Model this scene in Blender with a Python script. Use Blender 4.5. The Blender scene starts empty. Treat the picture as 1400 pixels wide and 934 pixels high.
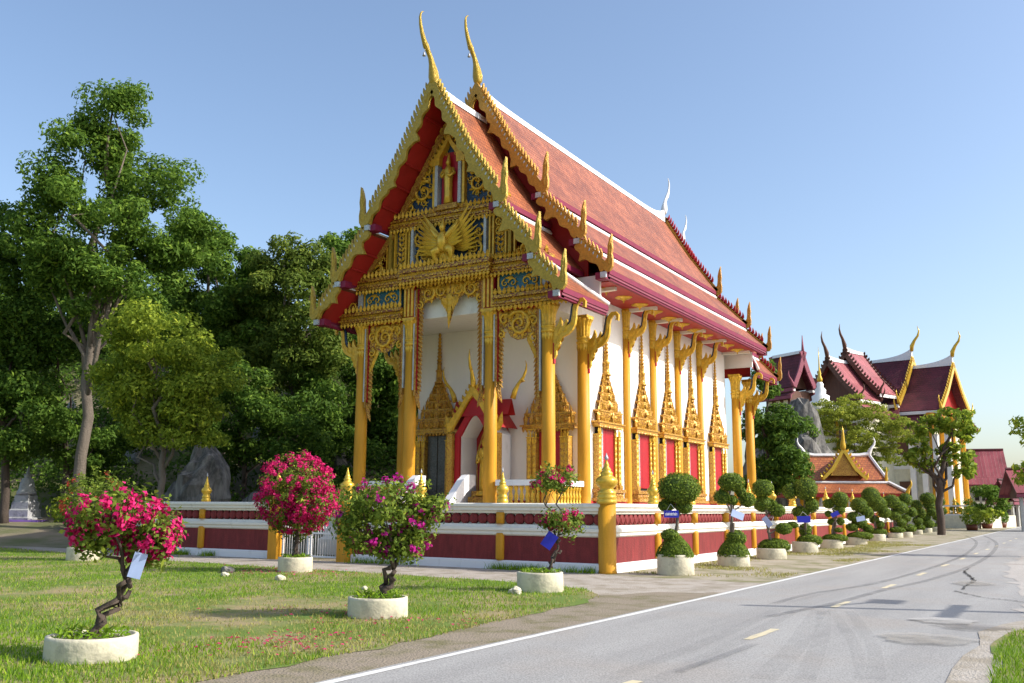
import bpy, math, random
import numpy as np
from math import sin, cos, pi, radians, sqrt, atan2, hypot
from mathutils import Matrix, Vector
random.seed(7); RNG = np.random.default_rng(7)
SC = bpy.context.scene
COL = SC.collection

# ------------------------------------------------------------------ camera, sky, sun, exposure
CAM = Vector((10.24, -21.90, 1.60))
def make_camera():
    y, p, r = radians(30.9), radians(9.9), radians(0.4)
    h = Vector((-sin(y), cos(y), 0)); rt = Vector((cos(y), sin(y), 0)); up = Vector((0, 0, 1))
    F = h*cos(p) + up*sin(p); U = up*cos(p) - h*sin(p)
    R = rt*cos(r) + U*sin(r); U = U*cos(r) - rt*sin(r)
    cd = bpy.data.cameras.new('camera'); co = bpy.data.objects.new('camera', cd); COL.objects.link(co)
    m = Matrix((R, U, -F)).transposed().to_4x4(); m.translation = CAM
    co.matrix_world = m
    cd.sensor_width = 36; cd.lens = 1300/1400*36; cd.clip_end = 4000; cd.clip_start = .1
    SC.camera = co
make_camera()
SUN_AZ, SUN_EL = radians(19), radians(37)          # azimuth counter-clockwise from +x
W = bpy.data.worlds.new('World'); SC.world = W; W.use_nodes = True
wn = W.node_tree; bg = wn.nodes['Background']
sk = wn.nodes.new('ShaderNodeTexSky'); sk.sky_type = 'NISHITA'; sk.sun_disc = False
sk.sun_elevation = SUN_EL; sk.sun_rotation = pi/2 - SUN_AZ
sk.air_density = 1.0; sk.dust_density = 2.1; sk.ozone_density = 1.6; sk.altitude = 0
wn.links.new(sk.outputs[0], bg.inputs[0]); bg.inputs[1].default_value = 0.15
sl = bpy.data.lights.new('sun', 'SUN'); sl.energy = 3.55; sl.angle = radians(.53); sl.color = (1, .955, .88)
so = bpy.data.objects.new('sun', sl); COL.objects.link(so)
sd = Vector((cos(SUN_EL)*cos(SUN_AZ), cos(SUN_EL)*sin(SUN_AZ), sin(SUN_EL)))
so.rotation_euler = sd.to_track_quat('Z', 'Y').to_euler(); so.location = (40, 0, 60)
SC.view_settings.view_transform = 'Standard'; SC.view_settings.look = 'None'
SC.view_settings.exposure = 0.66; SC.view_settings.gamma = 1
SC.cycles.max_bounces = 6; SC.cycles.diffuse_bounces = 3; SC.cycles.transparent_max_bounces = 6

# ------------------------------------------------------------------ materials
def mat(name, col, rough=.6, var=.12, scale=6., bump=0., bscale=40., metal=0., col2=None, mix=(.45, .6), spec=.4, btype='NOISE', detail=5., streak=None):
    m = bpy.data.materials.new(name); m.use_nodes = True
    t = m.node_tree; N = t.nodes; L = t.links; b = N['Principled BSDF']
    b.inputs['Roughness'].default_value = rough; b.inputs['Metallic'].default_value = metal
    b.inputs['Specular IOR Level'].default_value = spec
    tc = N.new('ShaderNodeTexCoord')
    n = N.new('ShaderNodeTexNoise'); n.inputs['Scale'].default_value = scale; n.inputs['Detail'].default_value = detail
    n.inputs['Roughness'].default_value = .65
    src = tc.outputs['Object']
    if streak:
        mp = N.new('ShaderNodeMapping'); mp.inputs['Scale'].default_value = streak; L.new(src, mp.inputs['Vector']); src2 = mp.outputs[0]
    else: src2 = src
    L.new(src2, n.inputs['Vector'])
    r = N.new('ShaderNodeValToRGB'); e = r.color_ramp.elements
    c = col
    if col2 is None:
        e[0].position = .3; e[1].position = .7
        e[0].color = (c[0]*(1-var), c[1]*(1-var), c[2]*(1-var), 1); e[1].color = (min(1, c[0]*(1+var)), min(1, c[1]*(1+var)), min(1, c[2]*(1+var)), 1)
    else:
        e[0].position = mix[0]; e[1].position = mix[1]; e[0].color = (*col, 1); e[1].color = (*col2, 1)
    L.new(n.outputs[0], r.inputs[0]); L.new(r.outputs[0], b.inputs['Base Color'])
    if bump:
        bt = N.new('ShaderNodeTexVoronoi' if btype == 'VORONOI' else 'ShaderNodeTexNoise')
        bt.inputs['Scale'].default_value = bscale
        L.new(src, bt.inputs['Vector'])
        bp = N.new('ShaderNodeBump'); bp.inputs['Strength'].default_value = bump; bp.inputs['Distance'].default_value = .03
        L.new(bt.outputs[0], bp.inputs['Height']); L.new(bp.outputs[0], b.inputs['Normal'])
    return m

def carved(name, hi, lo, scale=9., th=(.18, .42), rough=.38, metal=.25, bump=.6):
    """painted relief: gold on the raised curls, paint in the grooves between them"""
    m = bpy.data.materials.new(name); m.use_nodes = True
    t = m.node_tree; N = t.nodes; L = t.links; b = N['Principled BSDF']
    tc = N.new('ShaderNodeTexCoord')
    nz = N.new('ShaderNodeTexNoise'); nz.inputs['Scale'].default_value = scale*.35; nz.inputs['Detail'].default_value = 2
    L.new(tc.outputs['Object'], nz.inputs['Vector'])
    mx = N.new('ShaderNodeVectorMath'); mx.operation = 'MULTIPLY_ADD'; mx.inputs[1].default_value = (.35, .35, .35)
    L.new(nz.outputs['Color'], mx.inputs[0]); L.new(tc.outputs['Object'], mx.inputs[2])
    v = N.new('ShaderNodeTexVoronoi'); v.feature = 'DISTANCE_TO_EDGE'; v.inputs['Scale'].default_value = scale
    L.new(mx.outputs[0], v.inputs['Vector'])
    r = N.new('ShaderNodeValToRGB'); e = r.color_ramp.elements
    e[0].position = th[0]*.3; e[1].position = th[1]*.3; e[0].color = (*lo, 1); e[1].color = (*hi, 1)
    L.new(v.outputs[0], r.inputs[0])
    n2 = N.new('ShaderNodeTexNoise'); n2.inputs['Scale'].default_value = 2.5; n2.inputs['Detail'].default_value = 6
    L.new(tc.outputs['Object'], n2.inputs['Vector'])
    mm = N.new('ShaderNodeMix'); mm.data_type = 'RGBA'; mm.blend_type = 'MULTIPLY'; mm.inputs[0].default_value = .55
    r2 = N.new('ShaderNodeValToRGB'); r2.color_ramp.elements[0].color = (.6, .52, .4, 1); r2.color_ramp.elements[0].position = .35; r2.color_ramp.elements[1].position = .65
    L.new(n2.outputs[0], r2.inputs[0]); L.new(r.outputs[0], mm.inputs[6]); L.new(r2.outputs[0], mm.inputs[7])
    L.new(mm.outputs[2], b.inputs['Base Color'])
    b.inputs['Roughness'].default_value = rough; b.inputs['Metallic'].default_value = metal
    if bump:
        bp = N.new('ShaderNodeBump'); bp.inputs['Strength'].default_value = bump; bp.inputs['Distance'].default_value = .05
        L.new(v.outputs[0], bp.inputs['Height']); L.new(bp.outputs[0], b.inputs['Normal'])
    return m

def tiles(name, c1, c2, sx=.16, sy=.2, rough=.55, bump=.7):
    """small roof tiles; uv carries metres along the eave and down the slope"""
    m = bpy.data.materials.new(name); m.use_nodes = True
    t = m.node_tree; N = t.nodes; L = t.links; b = N['Principled BSDF']
    uv = N.new('ShaderNodeUVMap')
    br = N.new('ShaderNodeTexBrick'); br.offset = .5
    br.inputs['Scale'].default_value = 1; br.inputs['Brick Width'].default_value = sx; br.inputs['Row Height'].default_value = sy
    br.inputs['Mortar Size'].default_value = .016; br.inputs['Mortar Smooth'].default_value = .6
    br.inputs['Color1'].default_value = (*c1, 1); br.inputs['Color2'].default_value = (*c2, 1)
    br.inputs['Mortar'].default_value = (c1[0]*.35, c1[1]*.3, c1[2]*.3, 1)
    L.new(uv.outputs[0], br.inputs['Vector'])
    n = N.new('ShaderNodeTexNoise'); n.inputs['Scale'].default_value = .8; n.inputs['Detail'].default_value = 7
    tc = N.new('ShaderNodeTexCoord'); L.new(tc.outputs['Object'], n.inputs['Vector'])
    r = N.new('ShaderNodeValToRGB'); r.color_ramp.elements[0].color = (.55, .5, .48, 1); r.color_ramp.elements[0].position = .35; r.color_ramp.elements[1].position = .62
    L.new(n.outputs[0], r.inputs[0])
    mm = N.new('ShaderNodeMix'); mm.data_type = 'RGBA'; mm.blend_type = 'MULTIPLY'; mm.inputs[0].default_value = .8
    L.new(br.outputs[0], mm.inputs[6]); L.new(r.outputs[0], mm.inputs[7]); L.new(mm.outputs[2], b.inputs['Base Color'])
    b.inputs['Roughness'].default_value = rough
    sp = N.new('ShaderNodeSeparateXYZ'); L.new(uv.outputs[0], sp.inputs[0])
    dv = N.new('ShaderNodeMath'); dv.operation = 'DIVIDE'; dv.inputs[1].default_value = sy; L.new(sp.outputs[1], dv.inputs[0])
    fr = N.new('ShaderNodeMath'); fr.operation = 'FRACT'; L.new(dv.outputs[0], fr.inputs[0])
    ad = N.new('ShaderNodeMath'); ad.operation = 'SUBTRACT'; L.new(fr.outputs[0], ad.inputs[0]); L.new(br.outputs['Fac'], ad.inputs[1])
    bp = N.new('ShaderNodeBump'); bp.inputs['Strength'].default_value = bump; bp.inputs['Distance'].default_value = .03
    L.new(ad.outputs[0], bp.inputs['Height']); L.new(bp.outputs[0], b.inputs['Normal'])
    return m

def leafmat(name, c1, c2, trans=.3, rough=.6):
    m = bpy.data.materials.new(name); m.use_nodes = True
    t = m.node_tree; N = t.nodes; L = t.links; b = N['Principled BSDF']; out = N['Material Output']
    g = N.new('ShaderNodeNewGeometry'); r = N.new('ShaderNodeValToRGB')
    r.color_ramp.elements[0].color = (*c1, 1); r.color_ramp.elements[1].color = (min(1, c2[0]*1.35), min(1, c2[1]*1.25), c2[2], 1)  # brightest stop puts sunlit highlights into the colour of random leaves
    e = r.color_ramp.elements.new(.8); e.color = (*[(a+b_)/2*1.05 for a, b_ in zip(c1, c2)], 1)
    L.new(g.outputs['Random Per Island'], r.inputs[0])
    L.new(r.outputs[0], b.inputs['Base Color']); b.inputs['Roughness'].default_value = rough
    b.inputs['Specular IOR Level'].default_value = .12
    tr = N.new('ShaderNodeBsdfTranslucent'); L.new(r.outputs[0], tr.inputs[0])
    ms = N.new('ShaderNodeMixShader'); ms.inputs[0].default_value = trans
    L.new(b.outputs[0], ms.inputs[1]); L.new(tr.outputs[0], ms.inputs[2]); L.new(ms.outputs[0], out.inputs[0])
    return m

M = {}
M['col'] = mat('ochre_paint', (.58, .275, .018), .5, .16, 3, .15, 25, streak=(2, 2, .25), spec=.25)
M['gold'] = mat('gold_paint', (.66, .39, .035), .36, .28, 7, .3, 22, metal=.2, spec=.35)
M['goldb'] = mat('bright_gold_paint', (.68, .43, .05), .27, .2, 5, .15, 18, metal=.4)
M['goldg'] = mat('green_gold_mosaic', (.46, .31, .04), .3, .26, 14, .5, 60, metal=.35, btype='VORONOI')
M['goldo'] = mat('orange_gold_mosaic', (.52, .27, .035), .3, .22, 14, .5, 60, metal=.35, btype='VORONOI')
M['carve'] = carved('carved_gold_on_red', (.66, .39, .04), (.17, .03, .015), 9)
M['carvef'] = carved('fine_carved_gold_on_red', (.62, .37, .05), (.25, .05, .02), 15, (.12, .35))
M['lattice'] = carved('gold_lattice_on_red', (.62, .38, .05), (.30, .06, .02), 11, (.06, .22))
M['crown'] = carved('carved_crown_gold', (.60, .33, .03), (.26, .06, .015), 8, (.04, .2), bump=.5)
M['blue'] = carved('blue_glass_mosaic', (.02, .075, .16), (.01, .02, .05), 22, (.1, .3), rough=.2, metal=.1, bump=.4)
M['teal'] = carved('turquoise_mosaic', (.03, .20, .27), (.02, .05, .15), 22, (.1, .3), rough=.22, metal=.1, bump=.4)
M['mosaic'] = carved('white_mirror_mosaic', (.62, .68, .68), (.25, .3, .42), 30, (.1, .3), rough=.2, metal=.1, bump=.4)
M['white'] = mat('white_wall', (.88, .85, .80), .7, .05, 1.2, .08, 30, streak=(1, 1, .2))
M['cream'] = mat('cream_paint', (.78, .75, .66), .65, .1, 3, .12, 30, col2=(.56, .53, .44), mix=(.55, .8), detail=9, streak=(1.2, 1.2, .5))
M['trim'] = mat('white_trim', (.80, .78, .76), .6, .07, 2.5, col2=(.60, .575, .53), mix=(.56, .8), detail=9, streak=(1, 1, .4))
M['magenta'] = mat('magenta_fascia', (.19, .008, .04), .6, .15, 3)
M['pinkf'] = mat('pink_fascia', (.24, .055, .085), .65, .15, 3)
M['red'] = mat('red_paint', (.36, .005, .013), .5, .14, 2)
M['redd'] = mat('red_soffit', (.38, .018, .016), .5, .15, 2)
M['maroon'] = mat('maroon_wall', (.185, .021, .021), .7, .34, 5, .4, 30, streak=(1.5, 1.5, .35), detail=9)
M['tileA'] = tiles('orange_roof_tiles', (.46, .13, .038), (.30, .08, .025))
M['tileB'] = tiles('terracotta_tiles_sun_tint', (.45, .14, .06), (.29, .08, .035))  # same tile as the porch roofs, sunlit pink put into its colour
M['tileC'] = tiles('dark_red_roof_tiles', (.15, .02, .032), (.12, .016, .026), .3, .3, rough=.75)
M['tileD'] = tiles('sala_roof_tiles', (.52, .17, .05), (.40, .11, .04), .22, .22)
M['tin'] = tiles('faded_red_sheet_roof', (.38, .09, .10), (.30, .05, .065), .35, 4.0)
M['sand'] = mat('ivory_paint', (.72, .68, .52), .8, .12, 3, .4, 18)
M['pot'] = mat('limewashed_concrete', (.62, .57, .42), .85, .1, 3, .4, 14, col2=(.36, .33, .25), mix=(.52, .72))
M['stone'] = mat('grey_limestone', (.075, .072, .066), .9, .2, 1.6, 1., 5, col2=(.25, .235, .21), mix=(.42, .64), detail=10, streak=(1.6, 1.6, .5))
M['stupa'] = mat('weathered_limewash', (.42, .42, .41), .9, .2, 2, .6, 10, col2=(.16, .16, .16), mix=(.5, .68))
M['stupad'] = mat('grey_weathered_plaster', (.20, .21, .20), .9, .2, 2, .6, 10, col2=(.09, .1, .09), mix=(.5, .68))
M['violet'] = mat('violet_paint', (.26, .13, .50), .7, .2, 2)
M['bark'] = mat('bark', (.16, .13, .10), .9, .3, 5, .9, 12, streak=(1, 1, .25))
M['barkd'] = mat('dark_bark', (.075, .055, .042), .9, .35, 6, .9, 14, streak=(1, 1, .25))
M['soil'] = mat('soil', (.10, .075, .05), .95, .3, 8, .6, 30)
M['dark'] = mat('dark_interior', (.03, .025, .025), .8)
M['grey'] = mat('grey_metal', (.42, .42, .43), .45, .1, 3, metal=.4)
M['concrete'] = mat('concrete', (.42, .41, .38), .85, .12, 2, .3, 20)
M['bluesign'] = mat('blue_sign', (.015, .02, .36), .35, .05)
M['paleblue'] = mat('pale_blue_sign', (.36, .45, .68), .45, .08)
M['ink'] = mat('white_lettering', (.8, .8, .8), .5, .02)
M['pearl'] = carved('mother_of_pearl_inlay_door', (.10, .10, .085), (.03, .03, .025), 14, (.1, .4), rough=.3, metal=0, bump=.2)
M['wood'] = mat('brown_wood', (.12, .05, .03), .6, .25, 4, streak=(3, 3, .3))

# ------------------------------------------------------------------ mesh helpers
def _cross(a, b): return (a[1]*b[2]-a[2]*b[1], a[2]*b[0]-a[0]*b[2], a[0]*b[1]-a[1]*b[0])
class MB:
    def __init__(s): s.v = []; s.f = []; s.sm = []; s.uv = None
    def add(s, vs, fs, smooth=False):
        o = len(s.v); s.v += [tuple(map(float, p)) for p in vs]
        for f in fs: s.f.append(tuple(o+i for i in f)); s.sm.append(smooth)
        return s
    def box(s, x0, x1, y0, y1, z0, z1):
        v = [(x, y, z) for z in (z0, z1) for y in (y0, y1) for x in (x0, x1)]
        return s.add(v, [(0, 2, 3, 1), (4, 5, 7, 6), (0, 1, 5, 4), (2, 6, 7, 3), (0, 4, 6, 2), (1, 3, 7, 5)])
    def lathe(s, prof, n=16, c=(0, 0, 0), mod=None, smooth=True, rx=1., ry=1., ph=0.):
        vs = []
        for (r, z) in prof:
            for i in range(n):
                a = 2*pi*i/n + ph; rr = r*(mod(a, z) if mod else 1)
                vs.append((c[0]+rr*cos(a)*rx, c[1]+rr*sin(a)*ry, c[2]+z))
        fs = []
        for k in range(len(prof)-1):
            for i in range(n):
                j = (i+1) % n; fs.append((k*n+i, k*n+j, (k+1)*n+j, (k+1)*n+i))
        s.add(vs, fs, smooth)
        o = len(s.v)-len(vs)
        s.f.append(tuple(o+i for i in range(n))[::-1]); s.sm.append(False)
        e = o+(len(prof)-1)*n; s.f.append(tuple(e+i for i in range(n))); s.sm.append(False)
        return s
    def prism(s, out, w0, w1, fr, inset=0.):
        """outline (u,v) extruded from w0 to w1 through frame fr; the front can be drawn in to make a chamfer"""
        n = len(out); cx = sum(p[0] for p in out)/n; cy = sum(p[1] for p in out)/n
        a = [fr(u, v, w0) for u, v in out]
        b = [fr(u+(cx-u)*inset, v+(cy-v)*inset, w1) for u, v in out]
        return s.add(a+b, [tuple(range(n))[::-1], tuple(range(n, 2*n))] + [(i, (i+1) % n, n+(i+1) % n, n+i) for i in range(n)])
    def tube(s, pts, rad, n=6, smooth=True, flat=1.):
        P = [Vector(p) for p in pts]; m = len(P)
        if not hasattr(rad, '__len__'): rad = [rad]*m
        up = Vector((0, 0, 1)); vs = []; N = None
        for i in range(m):
            t = (P[min(i+1, m-1)]-P[max(i-1, 0)])
            if t.length < 1e-9: t = Vector((0, 0, 1))
            t.normalize()
            if N is None:
                N = t.orthogonal().normalized()
            N = (N - t*N.dot(t)); 
            if N.length < 1e-6: N = t.orthogonal()
            N.normalize(); B = t.cross(N)
            for k in range(n):
                a = 2*pi*k/n; vs.append(P[i] + (N*cos(a) + B*sin(a)*flat)*rad[i])
        fs = [(i*n+k, i*n+(k+1) % n, (i+1)*n+(k+1) % n, (i+1)*n+k) for i in range(m-1) for k in range(n)]
        fs += [tuple(range(n))[::-1], tuple(range((m-1)*n, m*n))]
        return s.add(vs, fs, smooth)
    def leaf(s, fr, u, v, ang, ln, wd, w0=0., h=.05, curl=0.):
        """one carved flame leaf: base at (u,v), pointing along ang, ridge raised by h"""
        ca, sa = cos(ang), sin(ang)
        def q(a, b): return (u+a*ca-b*sa, v+a*sa+b*ca)
        pts = [q(0, -.22*wd), q(.38*ln, -.5*wd), q(.75*ln, -.22*wd+curl*.5*ln), q(ln, curl*ln), q(.75*ln, .22*wd+curl*.5*ln), q(.38*ln, .5*wd), q(0, .22*wd)]
        V = [fr(a, b, w0) for a, b in pts] + [fr(*q(.05*ln, 0), w0+h*.7), fr(*q(.5*ln, curl*.2*ln), w0+h)]
        return s.add(V, [(0, 1, 8, 7), (1, 2, 8), (2, 3, 8), (3, 4, 8), (4, 5, 8), (5, 6, 7, 8), (6, 0, 7)])
    def scroll(s, fr, u, v, r, a0, turns=1.4, sgn=1, w=.05, th=.05, leaves=5, ll=.5):
        """a spiral tendril with flame leaves on its outside"""
        pts = []; rad = []; n = 16
        for i in range(n+1):
            t = i/n; rr = r*(1-t*.88); a = a0 + sgn*turns*2*pi*t
            pts.append(fr(u+rr*cos(a), v+rr*sin(a), w)); rad.append(th*(1-.55*t))
        s.tube(pts, rad, 5)
        for i in range(leaves):
            t = i/leaves*.62; rr = r*(1-t*.88); a = a0 + sgn*turns*2*pi*t
            s.leaf(fr, u+rr*cos(a), v+rr*sin(a), a+sgn*.9, r*ll, r*ll*.55, w*.4, th*1.1, sgn*-.15)
        s.leaf(fr, u, v, a0, r*.3, r*.26, w, th*1.2)
        return s
    def arr(s):
        return np.array(s.v, float)
def mesh_of(b, name):
    me = bpy.data.meshes.new(name); me.from_pydata(b.v, [], b.f)
    me.polygons.foreach_set('use_smooth', b.sm)
    if b.uv is not None:
        ul = me.uv_layers.new(name='UVMap'); flat = []
        for p in me.polygons:
            for li in p.loop_indices: flat += b.uv[me.loops[li].vertex_index]
        ul.data.foreach_set('uv', flat)
    me.update(); return me
def obj(name, b, m, parent=None, label=None, cat=None, group=None, kind=None, loc=None, rotz=0.):
    me = b if isinstance(b, bpy.types.Mesh) else mesh_of(b, name)
    if m is not None and not me.materials: me.materials.append(M[m] if isinstance(m, str) else m)
    o = bpy.data.objects.new(name, me); COL.objects.link(o)
    if parent is not None: o.parent = parent
    if loc is not None: o.location = loc
    if rotz: o.rotation_euler = (0, 0, rotz)
    tag(o, label, cat, group, kind); return o
def tag(o, label=None, cat=None, group=None, kind=None):
    if label: o['label'] = label
    if cat: o['category'] = cat
    if group: o['group'] = group
    if kind: o['kind'] = kind
    return o
def thing(name, label, cat, loc=(0, 0, 0), rotz=0., group=None):
    o = bpy.data.objects.new(name, None); COL.objects.link(o); o.location = loc; o.rotation_euler = (0, 0, rotz)
    o.empty_display_size = .3
    return tag(o, label, cat, group)
def copy_tree(o, parent=None):
    c = o.copy(); COL.objects.link(c); c.parent = parent
    for ch in o.children: copy_tree(ch, c)
    return c
def frame_front(x0, y0):  return lambda u, v, w: (x0+u, y0-w, v)       # faces -y
def frame_side(x0, y0):   return lambda u, v, w: (x0+w, y0+u, v)       # faces +x
def frame_back(x0, y0):   return lambda u, v, w: (x0-u, y0+w, v)       # faces +y
def ball_prof(r, z, n=8): return [(max(1e-3, r*sin(pi*i/n)), z-r*cos(pi*i/n)) for i in range(n+1)]
def quads_mesh(name, V, F4):
    """numpy vertices and a (k,n) face array -> mesh, fast"""
    me = bpy.data.meshes.new(name); k, n = F4.shape
    me.vertices.add(len(V)); me.vertices.foreach_set('co', np.ascontiguousarray(V, dtype=np.float32).ravel())
    me.loops.add(k*n); me.loops.foreach_set('vertex_index', np.ascontiguousarray(F4, dtype=np.int32).ravel())
    me.polygons.add(k); me.polygons.foreach_set('loop_start', np.arange(0, k*n, n, dtype=np.int32))
    me.polygons.foreach_set('loop_total', np.full(k, n, dtype=np.int32))
    me.update(calc_edges=True); return me
# ------------------------------------------------------------------ ground, lawn, paths, road
def sst(t): t = max(0., min(1., t)); return t*t*(3-2*t)
def gz(x, y):
    """ground height: level by the road and temple, rising to the wooded hillside on the left"""
    d = (CAM.x-x)*.5135 + (y-CAM.y)*.858            # metres out from the road towards the wood
    a = .8*sst((d-37)/8)*sst((-x-14)/8)
    h = d-46; h = 0 if h < 0 else (h*h*.155 if h < 2 else .62*(h-1))
    return a + min(h, 13+.05*h)*sst((-x-15.5)/6)*(1-sst((y-48)/25))
def grid_mesh(name, xs, ys, zf):
    V = np.array([(x, y, zf(x, y)) for y in ys for x in xs]); nx = len(xs)
    F = np.array([(j*nx+i, j*nx+i+1, (j+1)*nx+i+1, (j+1)*nx+i) for j in range(len(ys)-1) for i in range(nx-1)])
    me = quads_mesh(name, V, F); me.polygons.foreach_set('use_smooth', [True]*len(F)); return me
xs = [-1600, -700, -300, -160] + list(np.arange(-110, 41, 2.5)) + [60, 120, 300, 700, 1600]
ys = [-1600, -400, -120, -60] + list(np.arange(-40, 121, 2.5)) + [160, 300, 700, 1600]
mg = mat('dry_ground', (.24, .19, .13), .95, .2, .35, .5, 12, col2=(.12, .13, .045), mix=(.42, .6), detail=9)
obj('ground', grid_mesh('ground', xs, ys, gz), mg, kind='structure')
def sheet(name, pts, z, m, parent=None, kind='structure', jit=.12, step=.5, seed=1):
    """a flat sheet with a slightly ragged outline"""
    r = random.Random(seed); out = []
    for i in range(len(pts)):
        a, b = pts[i], pts[(i+1) % len(pts)]; d = hypot(b[0]-a[0], b[1]-a[1]); n = max(1, min(120, int(d/step)))
        for k in range(n):
            t = k/n; out.append((a[0]+(b[0]-a[0])*t + r.uniform(-jit, jit), a[1]+(b[1]-a[1])*t + r.uniform(-jit, jit)))
    b = MB(); b.add([(x, y, z) for x, y in out], [tuple(range(len(out)))])
    return obj(name, b, m, parent, kind=kind)
mgrav = mat('pale_gravel', (.41, .36, .305), .95, .18, 1.6, .9, 45, col2=(.28, .24, .18), mix=(.45, .62), detail=10)
mverge = mat('dusty_verge', (.36, .31, .235), .95, .2, .9, .8, 40, col2=(.20, .19, .085), mix=(.46, .6), detail=10)
mlawn = mat('lawn_soil_and_thatch', (.11, .17, .02), .95, .2, .55, .6, 30, col2=(.28, .22, .11), mix=(.45, .60), detail=9)
gp = sheet('gravel_path', [(-44, 1.6), (-27, .3), (-12, -3.4), (-3, -4.0), (2.6, -5.6), (4.5, -4.5), (4.5, -.4), (-.3, -.02), (-9.6, .2), (-14.2, .5), (-20, 1.6), (-32, 3.4), (-44, 4.2)], .004, mgrav, seed=3)
vg = sheet('road_verge', [(4.6, -.9), (4.6, 95), (.05, 95), (.05, -.4)], .006, mverge, seed=4)
dv = sheet('dirt_shoulder', [(4.6, -40), (4.6, -3.6), (3.0, -4.2), (1.9, -6.5), (2.7, -10), (2.8, -40)], .008, mat('brown_dirt', (.25, .205, .15), .95, .2, 1.5, .8, 35, col2=(.15, .135, .06), mix=(.46, .66), detail=9), seed=5)
LAWN = [(-46, .4), (-28, -.2), (-12.5, -2.75), (-3.6, -3.45), (-.7, -3.7), (1.5, -4.4), (2.55, -5.8), (2.8, -8), (3.15, -12), (3.2, -40), (-46, -40)]
sheet('lawn', LAWN, .014, mlawn, seed=6)
sheet('grass_verge', [(9.6, -40), (9.4, -13), (9.2, -9.6), (9.25, -7.4), (9.7, -6.3), (14, -5.6), (40, -5), (40, -40)], .036, mlawn, seed=7)
sheet('grass_strip', [(-46, 5.6), (-30, 4.4), (-19, 2.6), (-19, 3.2), (-30, 6), (-46, 8)], .10, mlawn, seed=8)

# road surface: pale worn asphalt
def asphalt(name, c1, c2, c3):
    m = bpy.data.materials.new(name); m.use_nodes = True
    t = m.node_tree; N = t.nodes; L = t.links; b = N['Principled BSDF']; b.inputs['Roughness'].default_value = .85
    tc = N.new('ShaderNodeTexCoord')
    mp = N.new('ShaderNodeMapping'); mp.inputs['Scale'].default_value = (1, .12, 1); L.new(tc.outputs['Object'], mp.inputs[0])
    n1 = N.new('ShaderNodeTexNoise'); n1.inputs['Scale'].default_value = 1.3; n1.inputs['Detail'].default_value = 7; L.new(mp.outputs[0], n1.inputs['Vector'])
    n2 = N.new('ShaderNodeTexNoise'); n2.inputs['Scale'].default_value = 55; n2.inputs['Detail'].default_value = 4; L.new(tc.outputs['Object'], n2.inputs['Vector'])
    n3 = N.new('ShaderNodeTexNoise'); n3.inputs['Scale'].default_value = .5; n3.inputs['Detail'].default_value = 8; L.new(tc.outputs['Object'], n3.inputs['Vector'])
    r1 = N.new('ShaderNodeValToRGB'); r1.color_ramp.elements[0].color = (*c1, 1); r1.color_ramp.elements[1].color = (*c2, 1); r1.color_ramp.elements[0].position = .35; r1.color_ramp.elements[1].position = .65
    L.new(n1.outputs[0], r1.inputs[0])
    r3 = N.new('ShaderNodeValToRGB'); r3.color_ramp.elements[0].color = (0, 0, 0, 1); r3.color_ramp.elements[1].color = (1, 1, 1, 1); r3.color_ramp.elements[0].position = .52; r3.color_ramp.elements[1].position = .68
    L.new(n3.outputs[0], r3.inputs[0])
    mx = N.new('ShaderNodeMix'); mx.data_type = 'RGBA'; L.new(r3.outputs[0], mx.inputs[0]); L.new(r1.outputs[0], mx.inputs[6]); mx.inputs[7].default_value = (*c3, 1)
    r2 = N.new('ShaderNodeValToRGB'); r2.color_ramp.elements[0].color = (.45, .45, .45, 1); r2.color_ramp.elements[0].position = .35; r2.color_ramp.elements[1].position = .6
    L.new(n2.outputs[0], r2.inputs[0])
    mm = N.new('ShaderNodeMix'); mm.data_type = 'RGBA'; mm.blend_type = 'MULTIPLY'; mm.inputs[0].default_value = .8
    L.new(mx.outputs[2], mm.inputs[6]); L.new(r2.outputs[0], mm.inputs[7]); L.new(mm.outputs[2], b.inputs['Base Color'])
    bp = N.new('ShaderNodeBump'); bp.inputs['Strength'].default_value = .4; bp.inputs['Distance'].default_value = .01
    L.new(n2.outputs[0], bp.inputs['Height']); L.new(bp.outputs[0], b.inputs['Normal'])
    return m
mroad = asphalt('worn_grey_asphalt', (.315, .305, .29), (.385, .375, .355), (.355, .33, .30))
sheet('dirt_edge', [(9.05, -40), (9.05, -13), (8.9, -11), (9.0, -9), (8.85, -7.6), (9.1, -6.4), (9.4, -5.4), (14, -5.0), (40, -4.4), (40, -40)], .030, mat('gritty_dirt', (.30, .26, .20), .95, .2, 2, .8, 35, col2=(.40, .36, .31), mix=(.42, .6), detail=10), seed=15, jit=.03, step=.7)
rd = sheet('road', [(4.08, -60), (9.3, -60), (9.35, -8), (9.5, -4.6), (9.6, 130), (4.08, 130)], .022, mroad, jit=.02, seed=9)
sheet('side_road', [(9.2, -5.1), (11, -5.4), (60, -4), (60, 34), (8.2, 34), (8.0, 10), (8.6, 3), (9.2, -2)], .026, asphalt('pale_concrete_paving', (.42, .385, .345), (.48, .445, .405), (.36, .32, .28)), seed=10, jit=.18)
mline = mat('worn_white_line_paint', (.66, .65, .62), .7, .1, 5, col2=(.42, .41, .39), mix=(.55, .75), detail=8)
myel = mat('worn_yellow_line_paint', (.60, .52, .34), .7, .1, 5, col2=(.42, .39, .33), mix=(.5, .7), detail=8)
sheet('edge_line', [(4.14, -60), (4.25, -60), (4.25, 100), (4.14, 100)], .027, mline, rd, None, .012, .6, 11)
for k in range(14):
    y = -18.6 + k*4.6
    sheet('lane_dash', [(6.46, y-.62), (6.57, y-.62), (6.57, y+.62), (6.46, y+.62)], .027, myel, rd, None, .012, .15, 20+k)
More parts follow.
